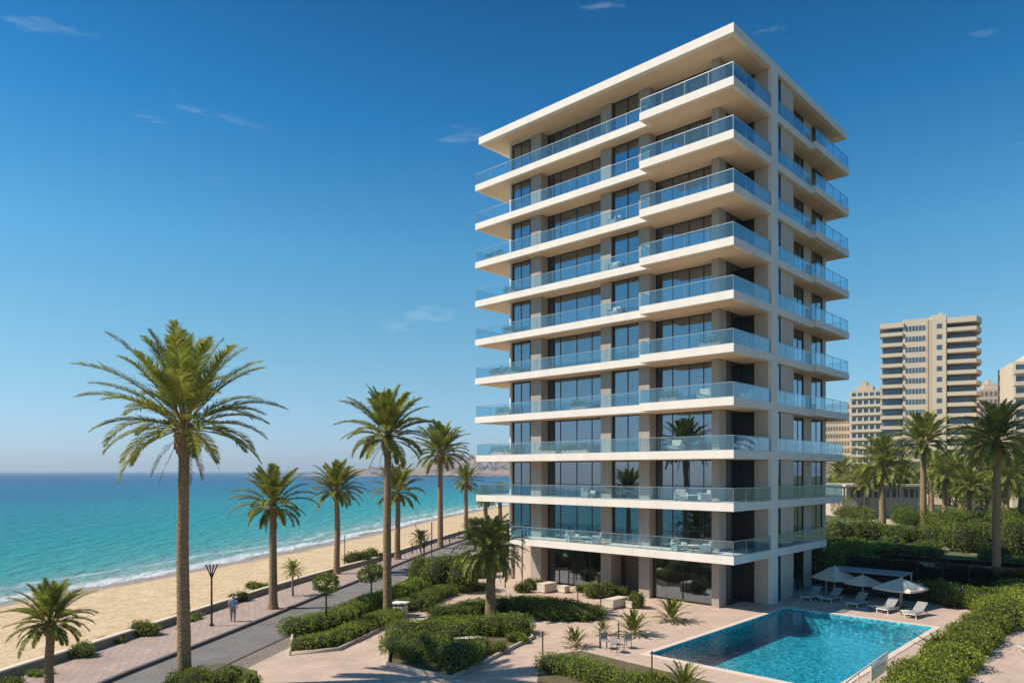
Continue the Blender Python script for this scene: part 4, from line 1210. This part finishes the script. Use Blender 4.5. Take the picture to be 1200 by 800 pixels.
grid_tower('banded cream block with blue windows at the right edge of the picture', 1186, 1276, 424, 190, 3.1, R(-24), 6, True, 18, 'bt')
grid_tower('grey-brown block peeking out between the two right background towers', 1148, 1178, 456, 280, 3.1, R(-24), 6, False, 14, 'bt2')

def villa(label, px0, px1, ytop, ybase, cols):
    Y = FPX*CAMH/(ybase-HY); k = Y/FPX; x0 = (px0-CX)*k; W_ = (px1-px0)*k; top = CAMH-(ytop-HY)*k
    t = empty('low_villa', (x0, Y, 0), 0, label, 'building')
    M.setdefault('villa', stained('pinkish_villa_wall', (.62, .47, .38), .85, .06, .3))
    MB().box(0, W_, 1.5, 12, 0, top-.3).build('wall', M['villa'], t)
    MB().box(-.4, W_+.4, -.4, 12.4, top-.3, top+.15).build('roof', M['bt'], t)
    for j in range(cols):
        c = W_*(j+.5)/cols
        MB().box(c-W_/cols*.30, c+W_/cols*.30, 1.42, 1.6, top-2.6, top-.9).build('window', M['bglass'], t)
        if j % 3 == 0: MB().box(W_*j/cols-.12, W_*j/cols+.12, 0, .25, 0, top-.3).build('column', M['bt'], t)
villa('long low white and pink villa behind the arching golden palm', 992, 1084, 568, 606, 13)
villa('low pale house between the palms at the right edge', 1128, 1215, 571, 592, 10)

# white town on the far coast
rngc = random.Random(9)
M['town'] = stained('town_render', (.62, .54, .48), .9, .2, .02)
for i in range(46):
    x = rngc.choice([rngc.uniform(-85, 40), rngc.uniform(-85, 40), rngc.uniform(-330, -90)]); y = rngc.uniform(1600, 1680)
    w = rngc.uniform(5, 16); h = rngc.uniform(4, 9) if x < -85 else rngc.uniform(6, 22)
    t = empty('coast_house', (x, y, max(.5, hill_h(x, y))-.8), rngc.uniform(-.2, .2), 'pale tiny house on the far coast below the headland', 'house', 'houses on the far coast')
    mb = MB().box(0, w, 0, 10, 0, h).box(w*.2, w*.6, 2, 8, h, h+2).build('wall', M['town'], t)
    MB().box(.5, w-.5, -.1, .2, h*.4, h*.55).build('window_row', M['bdark'], t)

# ------------------------------------------------------------------ street and plaza furniture
def street_lamp(x, y, topy, label):
    p = G(x, y); k = p.y/FPX; h = (y-topy)*k
    t = empty('street_lamp', p, 0, label, 'street lamp')
    MB().tube([(0, 0, 0), (0, 0, .12)], [.13, .13], 12).build('base', M['black'], t)
    MB().tube([(0, 0, .1), (0, 0, h*.78)], [.065, .05], 10).build('pole', M['black'], t)
    for s in (-1, -.33, .33, 1):
        MB().tube([(0, 0, h*.76), (s*.13, 0, h*.86), (s*.34, .06*s, h)], [.03, .035, .045], 6).build('arm', M['black'], t)
street_lamp(248, 733, 661, 'slim black street lamp with a forked top left of the person')

def post(x, y, topy, label, name='bollard', cat='post', rad=.06, group=None, fork=False):
    p = G(x, y); k = p.y/FPX; h = (y-topy)*k
    t = empty(name, p, 0, label, cat, group)
    MB().tube([(0, 0, 0), (0, 0, .05), (0, 0, .051), (0, 0, h)], [rad*1.7, rad*1.7, rad, rad], 10).build('shaft', M['black'], t)
    if fork:
        MB().tube([(0, 0, h*.7), (-.9, 0, h*1.35)], [.04, .03], 6).build('brace', M['black'], t)
        MB().tube([(0, 0, h*.62), (.5, 0, h*1.05)], [.04, .03], 6).build('brace', M['black'], t)
    else:
        MB().tube([(0, 0, h), (0, 0, h+.06)], [rad*1.25, rad*1.25], 10).build('cap', M['black'], t)
    return t
post(506, 652, 612, 'tall thin black post near the far young palm', 'promenade_pole', 'post', .06)
post(497, 668, 628, 'black forked post with leaning braces behind the young palm', 'forked_post', 'post', .07, None, True)
post(483, 648, 636, 'short black bollard left of the forked post on the promenade', group='bollards on the promenade')
post(527, 636, 626, 'short black bollard right of the tall palm at the end of the promenade', group='bollards on the promenade')
post(538, 631, 622, 'farthest small black bollard on the promenade', group='bollards on the promenade')
post(404, 662, 628, 'thin black pole by the beach wall right of the promenade palm', 'promenade_pole', 'post', .04)
post(592, 688, 644, 'black pole carrying the glass screen right of the dense palm', 'screen_pole', 'post', .05)
post(612, 686, 622, 'black pole at the left corner of the ground floor', 'screen_pole', 'post', .05)

# promenade guard rail beyond the young palms
def guard_rail(pts, label, h=1.0, glass=False, name='guard_rail', n_post=None, cat='railing', mat='rail'):
    o = pts[0]
    t = empty(name, o, 0, label, cat)
    r = MB(); g = MB()
    for a, b in zip(pts[:-1], pts[1:]):
        a2 = Vector((a-o)[:2]); b2 = Vector((b-o)[:2]); d = b2-a2; u = d.normalized(); n = max(1, round(d.length/1.6)); s = d.length/n
        for i in range(n+1):
            c = a2+u*(s*i); MB().obox(c, u, .045, .045, 0, h).build('post', M[mat], t)
        c = (a2+b2)/2
        r.obox(c, u, d.length+.04, .05, h+.001, h+.045)
        if not glass: r.obox(c, u, d.length, .03, h*.5, h*.5+.03)
        else:
            for i in range(n):
                c = a2+u*(s*(i+.5)); g.obox(c, u, s-.08, .014, .06, h-.04)
    r.build('rail', M[mat], t)
    if glass: g.build('glass_panel', M['rail_glass'], t)
    return t
guard_rail([G(x, y) for x, y in ((446, 664), (470, 655), (500, 643), (530, 633), (556, 625))], 'thin dark guard rail along the sea side at the far end of the promenade', .9, mat='black')

def stone_cube(x, y, w, d, h, label, name='stone_bench', cat='bench', rz=.0, mat='cap', group=None):
    p = G(x, y)
    t = empty(name, p, rz, label, cat, group)
    MB().box(-w/2, w/2, -d/2, d/2, .06, h-.06).build('body', M[mat], t, bevel=.015)
    MB().box(-w/2-.02, w/2+.02, -d/2-.02, d/2+.02, h-.06, h).build('seat', M['cap'], t, bevel=.01)
    MB().box(-w/2+.06, w/2-.06, -d/2+.06, d/2-.06, 0, .06).build('plinth', M['black'], t)
    return t
stone_cube(641, 693, 1.5, .8, .72, 'long pale stone counter bench left below the tower', rz=TH+1.57)
stone_cube(661, 694, .65, .65, .55, 'small pale stone cube right of the left counter bench', 'stone_stool', 'stool', TH)
stone_cube(676, 692, 1.0, .5, .3, 'low pale stone slab bench by the ground-floor glass', 'stone_bench', 'bench', TH)
stone_cube(722, 711, 1.7, .75, .66, 'long pale stone bench before the entrance recess', rz=TH+1.57)
stone_cube(739, 712, .5, .5, .5, 'small stone cube right of the entrance bench', 'stone_stool', 'stool', TH)
stone_cube(548, 756, 1.4, .5, .45, 'pale stone seat hidden in the hedges of the centre bed', rz=.2)
def bin_(x, y):
    p = G(x, y); t = empty('litter_bin', p, -.3, 'white litter bin with a flat lid beside the slender tall palm', 'bin')
    MB().box(-.38, .38, -.35, .35, .0, .68).build('body', M['white'], t, bevel=.02)
    MB().box(-.52, .52, -.42, .42, .80, .90).build('lid', M['white'], t, bevel=.02)
    for sx in (-.3, .3): MB().box(sx-.04, sx+.04, -.25, .25, .68, .80).build('bracket', M['black'], t)
    MB().box(-.22, .22, -.36, -.352, .36, .56).build('slot', M['black'], t)
bin_(469, 721)
bo = [post(x, y, ty, lab, 'plaza_post', 'post', .035, 'thin posts on the plaza') for x, y, ty, lab in (
    (677, 708, 694, 'thin post behind the dark square-ended hedge'), (704, 712, 699, 'thin post at the left end of the entrance bench'), (742, 709, 694, 'thin post at the right of the small stone cube'),
    (668, 748, 736, 'thin post before the small upright rosette plant'), (725, 748, 730, 'thin post between the rosette plants'), (764, 789, 764, 'thin post before the left corner of the pool'),
    (636, 772, 741, 'tall thin post at the left tip of the bottom hedge'), (703, 759, 737, 'thin post left of the plaza chairs'))]

def plaza_chair(x, y, rz, label):
    p = G(x, y); t = empty('wire_chair', p, rz, label, 'chair', 'wire chairs on the plaza')
    MB().box(-.24, .24, -.24, .24, .43, .47).build('seat', M['sling'], t)
    MB().box(-.24, .24, .22, .25, .50, .85).build('backrest', M['sling'], t)
    for sx in (-.22, .22):
        for sy in (-.22, .22): MB().tube([(sx, sy, 0), (sx, sy, .43 if sy < 0 else .86)], .016, 6).build('leg', M['black'], t)
plaza_chair(711, 760, .6, 'left wire chair left of the pool corner')
plaza_chair(723, 764, 2.2, 'front wire chair left of the pool corner')
plaza_chair(733, 759, 3.6, 'right wire chair left of the pool corner')

# ------------------------------------------------------------------ pool furniture
def lounger(pos, rz, label):
    t = empty('sun_lounger', pos, rz, label, 'sun lounger', 'sun loungers beside the pool')
    # local: foot at y=-1, head at y=+1
    def sheet_box(y0, z0, y1, z1, hw, th):
        mb = MB(); v = [(-hw, y0, z0), (hw, y0, z0), (hw, y1, z1), (-hw, y1, z1)]
        b = len(mb.v); mb.v += [(x, y, z-th) for x, y, z in v]+v
        mb.f += [(3, 2, 1, 0), (4, 5, 6, 7), (0, 1, 5, 4), (1, 2, 6, 5), (2, 3, 7, 6), (3, 0, 4, 7)]
        return mb
    sheet_box(-1.0, .36, .18, .38, .33, .07).build('mattress', M['sling'], t, bevel=.015)
    sheet_box(.19, .38, .98, .86, .33, .07).build('backrest', M['sling'], t, bevel=.015)
    f = MB().box(-.37, -.335, -1.03, .95, .26, .31).box(.335, .37, -1.03, .95, .26, .31).box(-.335, .335, -1.03, -1.0, .26, .31)
    f.build('frame', M['white'], t)
    for sx in (-.35, .35):
        for sy in (-.9, .7): MB().box(sx-.025, sx+.025, sy-.03, sy+.03, 0, .26).build('leg', M['white'], t)
    for sx in (-.3, .3): MB().tube([(sx, .75, .28), (sx, .80, .72)], .014, 6).build('strut', M['black'], t)
    return t
# foot point and head direction from the photo
LO = [((948, 704), (969, 689)), ((972, 706), (991, 693)), ((1002, 712), (1019, 698)), ((1038, 719), (1053, 704)), ((1071, 725), (1087, 709))]
labs = ['leftmost of the five grey loungers beyond the pool, under the first umbrella', 'second grey lounger from the tower', 'middle grey lounger under the second umbrella', 'fourth grey lounger from the tower, under the third umbrella', 'grey lounger farthest from the tower, beside the dark hedge']
for (f, h), lab in zip(LO, labs):
    a = G(*f); b = G(*h); d = (b-a); d.z = 0; u = d.normalized(); c = a+u*1.0
    rz = math.atan2(u.y, u.x)-math.pi/2
    lounger((c.x, c.y, .006), rz-.25, lab)
lounger(W(-16.2, 2.0, .01), R(-100), 'lounger on the right-hand path at the picture edge')
def side_table(pos, label):
    t = empty('side_table', pos, 0, label, 'side table', 'low side tables between the loungers')
    MB().box(-.28, .28, -.22, .22, .30, .34).build('table_top', M['white'], t)
    for sx in (-.24, .24):
        for sy in (-.18, .18): MB().box(sx-.02, sx+.02, sy-.02, sy+.02, 0, .30).build('leg', M['black'], t)
side_table(G(962, 704, 0), 'low side table between the two left loungers')
side_table(G(1024, 715, 0), 'low side table left of the fourth lounger')
side_table(G(1062, 721, 0), 'low side table between the last two loungers')

def umbrella(px, ybase, yedge, yapex, rpx, label, seed):
    p = G(px, ybase); k = p.y/FPX
    ze = (ybase-yedge)*k; za = (ybase-yapex)*k; r = rpx*k*.80
    t = empty('pool_umbrella', p, R(20+seed*8), label, 'umbrella', 'square canvas umbrellas beside the pool')
    MB().tube([(0, 0, .05), (0, 0, za-.03)], [.045, .04], 10).build('pole', M['offwhite'], t)
    MB().box(-.35, .35, -.35, .35, 0, .06).build('base', M['black'], t)
    # canopy: square pyramid sagging between ribs, with thickness
    mb = MB(); n = 8; rings = 6; top = []; 
    for i in range(rings+1):
        s = i/rings
        for j in range(4*n):
            side, q = divmod(j, n); q = q/n*2-1
            x, y = [(q, -1), (1, q), (-q, 1), (-1, -q)][side]
            z = za+(ze-za)*s**1.08 - .06*s*math.cos(q*math.pi/2)*1.0
            mb.v.append((x*r*s, y*r*s, z))
    m = 4*n
    for i in range(rings):
        for j in range(m): mb.f.append((i*m+j, (i+1)*m+j, (i+1)*m+(j+1) % m, i*m+(j+1) % m))
    for j in range(m): mb.v.append((mb.v[rings*m+j][0], mb.v[rings*m+j][1], mb.v[rings*m+j][2]-.12))
    for j in range(m): mb.f.append((rings*m+j, (rings+1)*m+j, (rings+1)*m+(j+1) % m, rings*m+(j+1) % m))
    mb.build('canopy', M['canvas'], t, smooth=False)
    MB().tube([(0, 0, za-.02), (0, 0, za+.10)], [.05, .03], 8).build('finial', M['offwhite'], t)
    for sx, sy in ((-1, -1), (1, -1), (1, 1), (-1, 1)):
        MB().tube([(0, 0, za-.08), (sx*r*.97, sy*r*.97, ze-.03)], .014, 5).build('rib', M['offwhite'], t)
umbrella(978, 698, 676, 663, 22, 'umbrella nearest the tower over the left loungers', 0)
umbrella(1011, 702, 682, 673, 18, 'smaller middle umbrella in front of the grey canopy', 1)
umbrella(1055, 711, 688, 677, 27, 'largest umbrella over the fourth lounger', 2)

# grey canopy behind the umbrellas
cp = empty('pool_canopy', W(-3.9, 13.6), TH, 'flat grey canopy on slim posts behind the umbrellas', 'canopy')
MB().box(-2.6, 2.9, -1.2, 1.3, 1.95, 2.05).build('roof', M['greyroof'], cp, bevel=.02)
for sx in (-2.5, 2.8):
    for sy in (-1.1, 1.2): MB().box(sx-.04, sx+.04, sy-.04, sy+.04, 0, 1.95).build('post', M['offwhite'], cp)
M['teal'] = glassy('teal_screen_glass', (.18, .42, .42), (.6, .85, .9), .12)
def glass_fence(a, b, h, label, mat, name='glass_screen', posts='black', z=0):
    t = empty(name, a, 0, label, 'fence')
    d = b-a; u = Vector((d.x, d.y)).normalized(); L = Vector((d.x, d.y)).length; n = max(1, round(L/1.9)); s = L/n
    for i in range(n):
        c = u*(s*(i+.5)); MB().obox(c, u, s-.07, .02, .06, h).build('glass_panel', mat, t)
    for i in range(n+1):
        c = u*(s*i); MB().obox(c, u, .05, .07, 0, h+.03).build('post', M[posts], t)
    MB().obox(u*(L/2), u, L, .05, h+.031, h+.07).build('rail', M[posts], t)
glass_fence(W(-.4, 14.3), W(-8.4, 14.4), 1.35, 'teal glass screen behind the umbrellas and loungers', M['teal'])
M['dkglass'] = glassy('smoked_fence_glass', (.38, .36, .33), (.6, .65, .7), .10)
glass_fence(W(-.5, 19.5), W(-13, 19.9), 2.3, 'tall smoked glass fence between pool garden and terrace', M['dkglass'], 'glass_fence')
glass_fence(W(-.3, 29.5), W(-15, 30.5), 1.6, 'thin black-posted fence farther back in the dark garden', M['dkglass'], 'glass_fence')

M['clear'] = glassy('clear_panel_glass', (.80, .90, .94), (.8, .9, 1), .03, .0, 0, .12)
# pool grab rail and deck rail
pr = empty('pool_handrail', G(1035, 792), 0, 'pale metal handrail with glass panel standing at the right pool edge', 'handrail')
P4 = [G(1040, 798), G(1021, 814), G(1006, 826), G(988, 842)]
hts = .0
o = P4[0]
pr.location = o
pts = [p-o for p in P4]
for p in pts: MB().tube([(p.x, p.y, 0), (p.x, p.y, 1.32)], .03, 8).build('post', M['cap'], pr)
MB().tube([(p.x, p.y, 1.33) for p in pts], .035, 8).build('rail', M['cap'], pr)
u = Vector((pts[1]-pts[0])[:2]); MB().obox(Vector(((pts[0]+pts[1])/2)[:2]), u.normalized(), u.length-.1, .014, .55, 1.26).build('glass_panel', M['clear'], pr)

# ------------------------------------------------------------------ balcony furniture and planters
def planter(a, b, z, label, L=1.4, seed=0, h=.55, group='potted plants on the tower balconies'):
    p = W(a, b, z)
    t = empty('balcony_planter', p, TH, label, 'planter', group)
    MB().box(-L/2, L/2, -.18, .18, 0, .30).build('box', M['planter'], t, bevel=.01)
    rng = random.Random(seed); blobs = [(L*(i/3-.5)*.8, rng.uniform(-.03, .03), .34+h*.3*rng.uniform(.6, 1.2), L*.19, .22, h*.42*rng.uniform(.7, 1.2)) for i in range(4)]
    V, F = blob_leaves(blobs, .13, 150, seed, .5); link_mesh('foliage', np_mesh('foliage', V, F), M['tree'], t)
fl = ['first', 'second', 'third', 'fourth', 'fifth', 'sixth', 'seventh', 'eighth', 'ninth', 'tenth']
for k, a0, L in ((2, 22.6, 2.4), (2, 17.2, 1.6), (2, 14.4, 2.6), (3, 22.4, 1.6), (3, 14.0, 1.6), (4, 22.3, 3.0), (5, 21.8, 1.2), (6, 21.6, 1.4), (7, 23.6, 2.0), (4, 2.0, 1.6), (3, 5.2, 1.4)):
    where = 'at the sea end of' if a0 > 20 else 'near the pool corner of' if a0 < 6 else 'halfway along' if a0 > 15 else 'before the middle windows of'
    planter(a0, 1.55 if a0 > 7.3 else .6, ZT[k]+.003, 'box of green plants %s the %s balcony from the ground' % (where, fl[k]), L, int(a0*10)+k)
def armchair(a, b, z, rz, label):
    t = empty('balcony_armchair', W(a, b, z), TH+rz, label, 'armchair', 'cream armchairs on the tower balconies')
    MB().box(-.36, .36, -.36, .36, .12, .40).build('seat', M['offwhite'], t, bevel=.04)
    MB().box(-.36, .36, .26, .40, .40, .82).build('backrest', M['offwhite'], t, bevel=.04)
    for s in (-1, 1): MB().box(s*.37, s*.47, -.36, .38, .12, .58).build('armrest', M['offwhite'], t, bevel=.03)
    for sx in (-.32, .32):
        for sy in (-.3, .3): MB().box(sx-.025, sx+.025, sy-.025, sy+.025, 0, .12).build('leg', M['black'], t)
for k, a, b, rz, lab in ((0, 14.2, .9, 1.2, 'cream armchair by the middle windows of the lowest balcony'), (0, 11.8, .9, -1.0, 'cream armchair right of the low table on the lowest balcony'), (0, 4.6, .9, 1.3, 'left cream armchair near the pool corner of the lowest balcony'), (0, 2.4, .8, -1.3, 'right cream armchair near the pool corner of the lowest balcony'),
        (1, 4.4, .9, .6, 'left cream armchair on the second balcony near the pool corner'), (1, 2.6, .9, -.8, 'right cream armchair on the second balcony near the pool corner'), (1, 12.6, .9, 1.5, 'cream armchair on the second balcony before the middle windows'),
        (2, 4.8, .8, .2, 'cream armchair on the third balcony near the pool corner'), (2, 1.2, 3.6, -1.5, 'cream armchair round the corner on the third balcony'), (3, 2.6, .9, .3, 'cream armchair on the fourth balcony near the pool corner'), (3, 1.1, 4.2, -1.4, 'cream armchair round the corner on the fourth balcony'),
        (5, 10.6, 1.6, 0, 'cream armchair shape added for the sunlit bit of pier, sixth balcony'), (6, 10.6, 1.6, .2, 'cream armchair shape added for the sunlit bit of pier, seventh balcony'), (7, 10.6, 1.6, -.2, 'cream armchair shape added for the sunlit bit of pier, eighth balcony')):  # pier armchairs are added to stand for sunlit bits of column
    armchair(a, b, ZT[k]+.003, rz, lab)
def balcony_table(a, b, z, label):
    t = empty('balcony_table', W(a, b, z), TH, label, 'table', 'low tables on the tower balconies')
    MB().tube([(0, 0, .42), (0, 0, .46)], [.42, .42], 20).build('table_top', M['white'], t)
    MB().tube([(0, 0, 0), (0, 0, .02), (0, 0, .03), (0, 0, .42)], [.24, .24, .03, .03], 12).build('pedestal', M['black'], t)
balcony_table(13.0, .9, ZT[0]+.003, 'round low table between the armchairs by the middle windows, lowest balcony')
balcony_table(3.5, 1.0, ZT[0]+.003, 'round low table near the pool corner of the lowest balcony')
balcony_table(3.5, 1.0, ZT[1]+.003, 'round low table near the pool corner of the second balcony')

# ------------------------------------------------------------------ the person walking on the promenade
def skin_mesh(name, verts, edges, radii, mat, parent, sub=2):
    me = bpy.data.meshes.new(name); me.from_pydata(verts, edges, []); me.update()
    o = link_mesh(name, me, mat, parent)
    sk = o.modifiers.new('skin', 'SKIN'); sk.use_smooth_shade = True
    for i, r in enumerate(radii):
        rr = r if hasattr(r, '__len__') else (r, r)
        me.skin_vertices[0].data[i].radius = rr
        me.skin_vertices[0].data[i].use_root = (i == 0)
    ss = o.modifiers.new('sub', 'SUBSURF'); ss.levels = sub; ss.render_levels = sub
    return o
def person():
    p = G(273, 728); k = p.y/FPX; Hh = 31*k
    s = Hh/1.72
    t = empty('person', p, R(200), 'person in a light blue shirt and grey trousers walking on the promenade', 'person'); t.scale = (s, s, s)
    skin = stained('skin', (.50, .30, .20), .6, .05, 5); shirt = stained('blue_shirt', (.28, .38, .58), .9, .08, 8); tro = stained('grey_trousers', (.22, .21, .21), .9, .1, 8); hair = stained('blond_hair', (.42, .27, .13), .8, .2, 20)
    # body facing -Y (local), mid-stride
    V = [(0, 0, .95), (0, 0, 1.12), (0, -.01, 1.30), (0, 0, 1.43), (0, -.01, 1.50), (0, -.02, 1.58), (0, -.02, 1.67),
         (.18, 0, 1.40), (.24, .04, 1.14), (.25, -.06, .92), (.25, -.09, .84),
         (-.18, 0, 1.40), (-.24, -.04, 1.14), (-.25, -.12, .93), (-.25, -.15, .85),
         (.09, 0, .90), (.10, -.14, .50), (.10, -.10, .09), (.10, -.24, .04),
         (-.09, 0, .90), (-.10, .06, .50), (-.10, .20, .12), (-.10, .10, .04)]
    E = [(0, 1), (1, 2), (2, 3), (3, 4), (4, 5), (5, 6), (3, 7), (7, 8), (8, 9), (9, 10), (3, 11), (11, 12), (12, 13), (13, 14), (0, 15), (15, 16), (16, 17), (17, 18), (0, 19), (19, 20), (20, 21), (21, 22)]
    Rr = [(.15, .11), (.14, .10), (.17, .11), (.13, .09), .055, .085, .075, .06, .045, .032, .036, .06, .045, .032, .036, .09, .062, .042, .035, .09, .062, .042, .035]
    b = skin_mesh('body', V, E, Rr, skin, t)
    for sx, hx, hy in ((1, .25, -.09), (-1, -.25, -.15)):
        for j in range(4):
            yy = hy-.03+.02*j
            skin_mesh('finger', [(hx, yy, .83), (hx, yy-.005, .79), (hx-sx*.012, yy-.012, .75-.004*abs(j-1.5))], [(0, 1), (1, 2)], [.010, .009, .008], skin, b, 1)
        skin_mesh('thumb', [(hx-sx*.01, hy-.03, .85), (hx-sx*.02, hy-.055, .82), (hx-sx*.02, hy-.06, .79)], [(0, 1), (1, 2)], [.011, .010, .009], skin, b, 1)
    # face
    bm_ = MB().tube([(0, -.10, 1.61), (0, -.125, 1.585)], [.010, .016], 6).build('nose', skin, t)
    for sx in (-.03, .03): MB().tube([(sx, -.098, 1.615), (sx, -.104, 1.615)], .009, 8).build('eye', M['black'], t)
    MB().box(-.022, .022, -.104, -.095, 1.553, 1.559).build('mouth', stained('lip', (.35, .12, .10), .6, .05, 5), t)
    for sx in (-1, 1): MB().tube([(sx*.085, -.02, 1.63), (sx*.10, -.01, 1.60), (sx*.085, -.02, 1.57)], [.008, .018, .008], 6).build('ear', skin, t)
    skin_mesh('hair', [(0, .01, 1.56), (0, .012, 1.66), (0, -.02, 1.71)], [(0, 1), (1, 2)], [.088, .10, .07], hair, t)
    skin_mesh('shirt', [(0, 0, .92), (0, 0, 1.12), (0, -.01, 1.30), (0, 0, 1.42), (.18, 0, 1.40), (.235, .03, 1.18), (-.18, 0, 1.40), (-.235, -.03, 1.18)], [(0, 1), (1, 2), (2, 3), (3, 4), (4, 5), (3, 6), (6, 7)], [(.185, .15), (.17, .135), (.19, .135), (.11, .10), .082, .068, .082, .068], shirt, t)
    skin_mesh('trousers', [(0, 0, .94), (.09, 0, .88), (.10, -.14, .50), (.10, -.10, .12), (-.09, 0, .88), (-.10, .06, .50), (-.10, .19, .15)], [(0, 1), (1, 2), (2, 3), (0, 4), (4, 5), (5, 6)], [(.15, .12), .112, .085, .068, .112, .085, .068], tro, t)
    for sx, y in ((.10, -.16), (-.10, .15)): skin_mesh('shoe', [(sx, y+.07, .045), (sx, y-.08, .035)], [(0, 1)], [.048, .042], M['black'], t)
person()

# ------------------------------------------------------------------ the sea air
hz = bpy.data.materials.new('haze_air'); hz.use_nodes = True
hn = hz.node_tree.nodes; hn.remove(hn["Principled BSDF"])
pv = hn.new("ShaderNodeVolumePrincipled")
pv.inputs['Color'].default_value = (.75, .87, 1.0, 1); pv.inputs['Density'].default_value = .00016; pv.inputs['Anisotropy'].default_value = .2
hz.node_tree.links.new(pv.outputs[0], hn["Material Output"].inputs['Volume'])
tag(MB().box(-17500, 17500, -300, 17500, -12, 75).build('haze', hz), kind='stuff')
scene.cycles.volume_bounces = 0
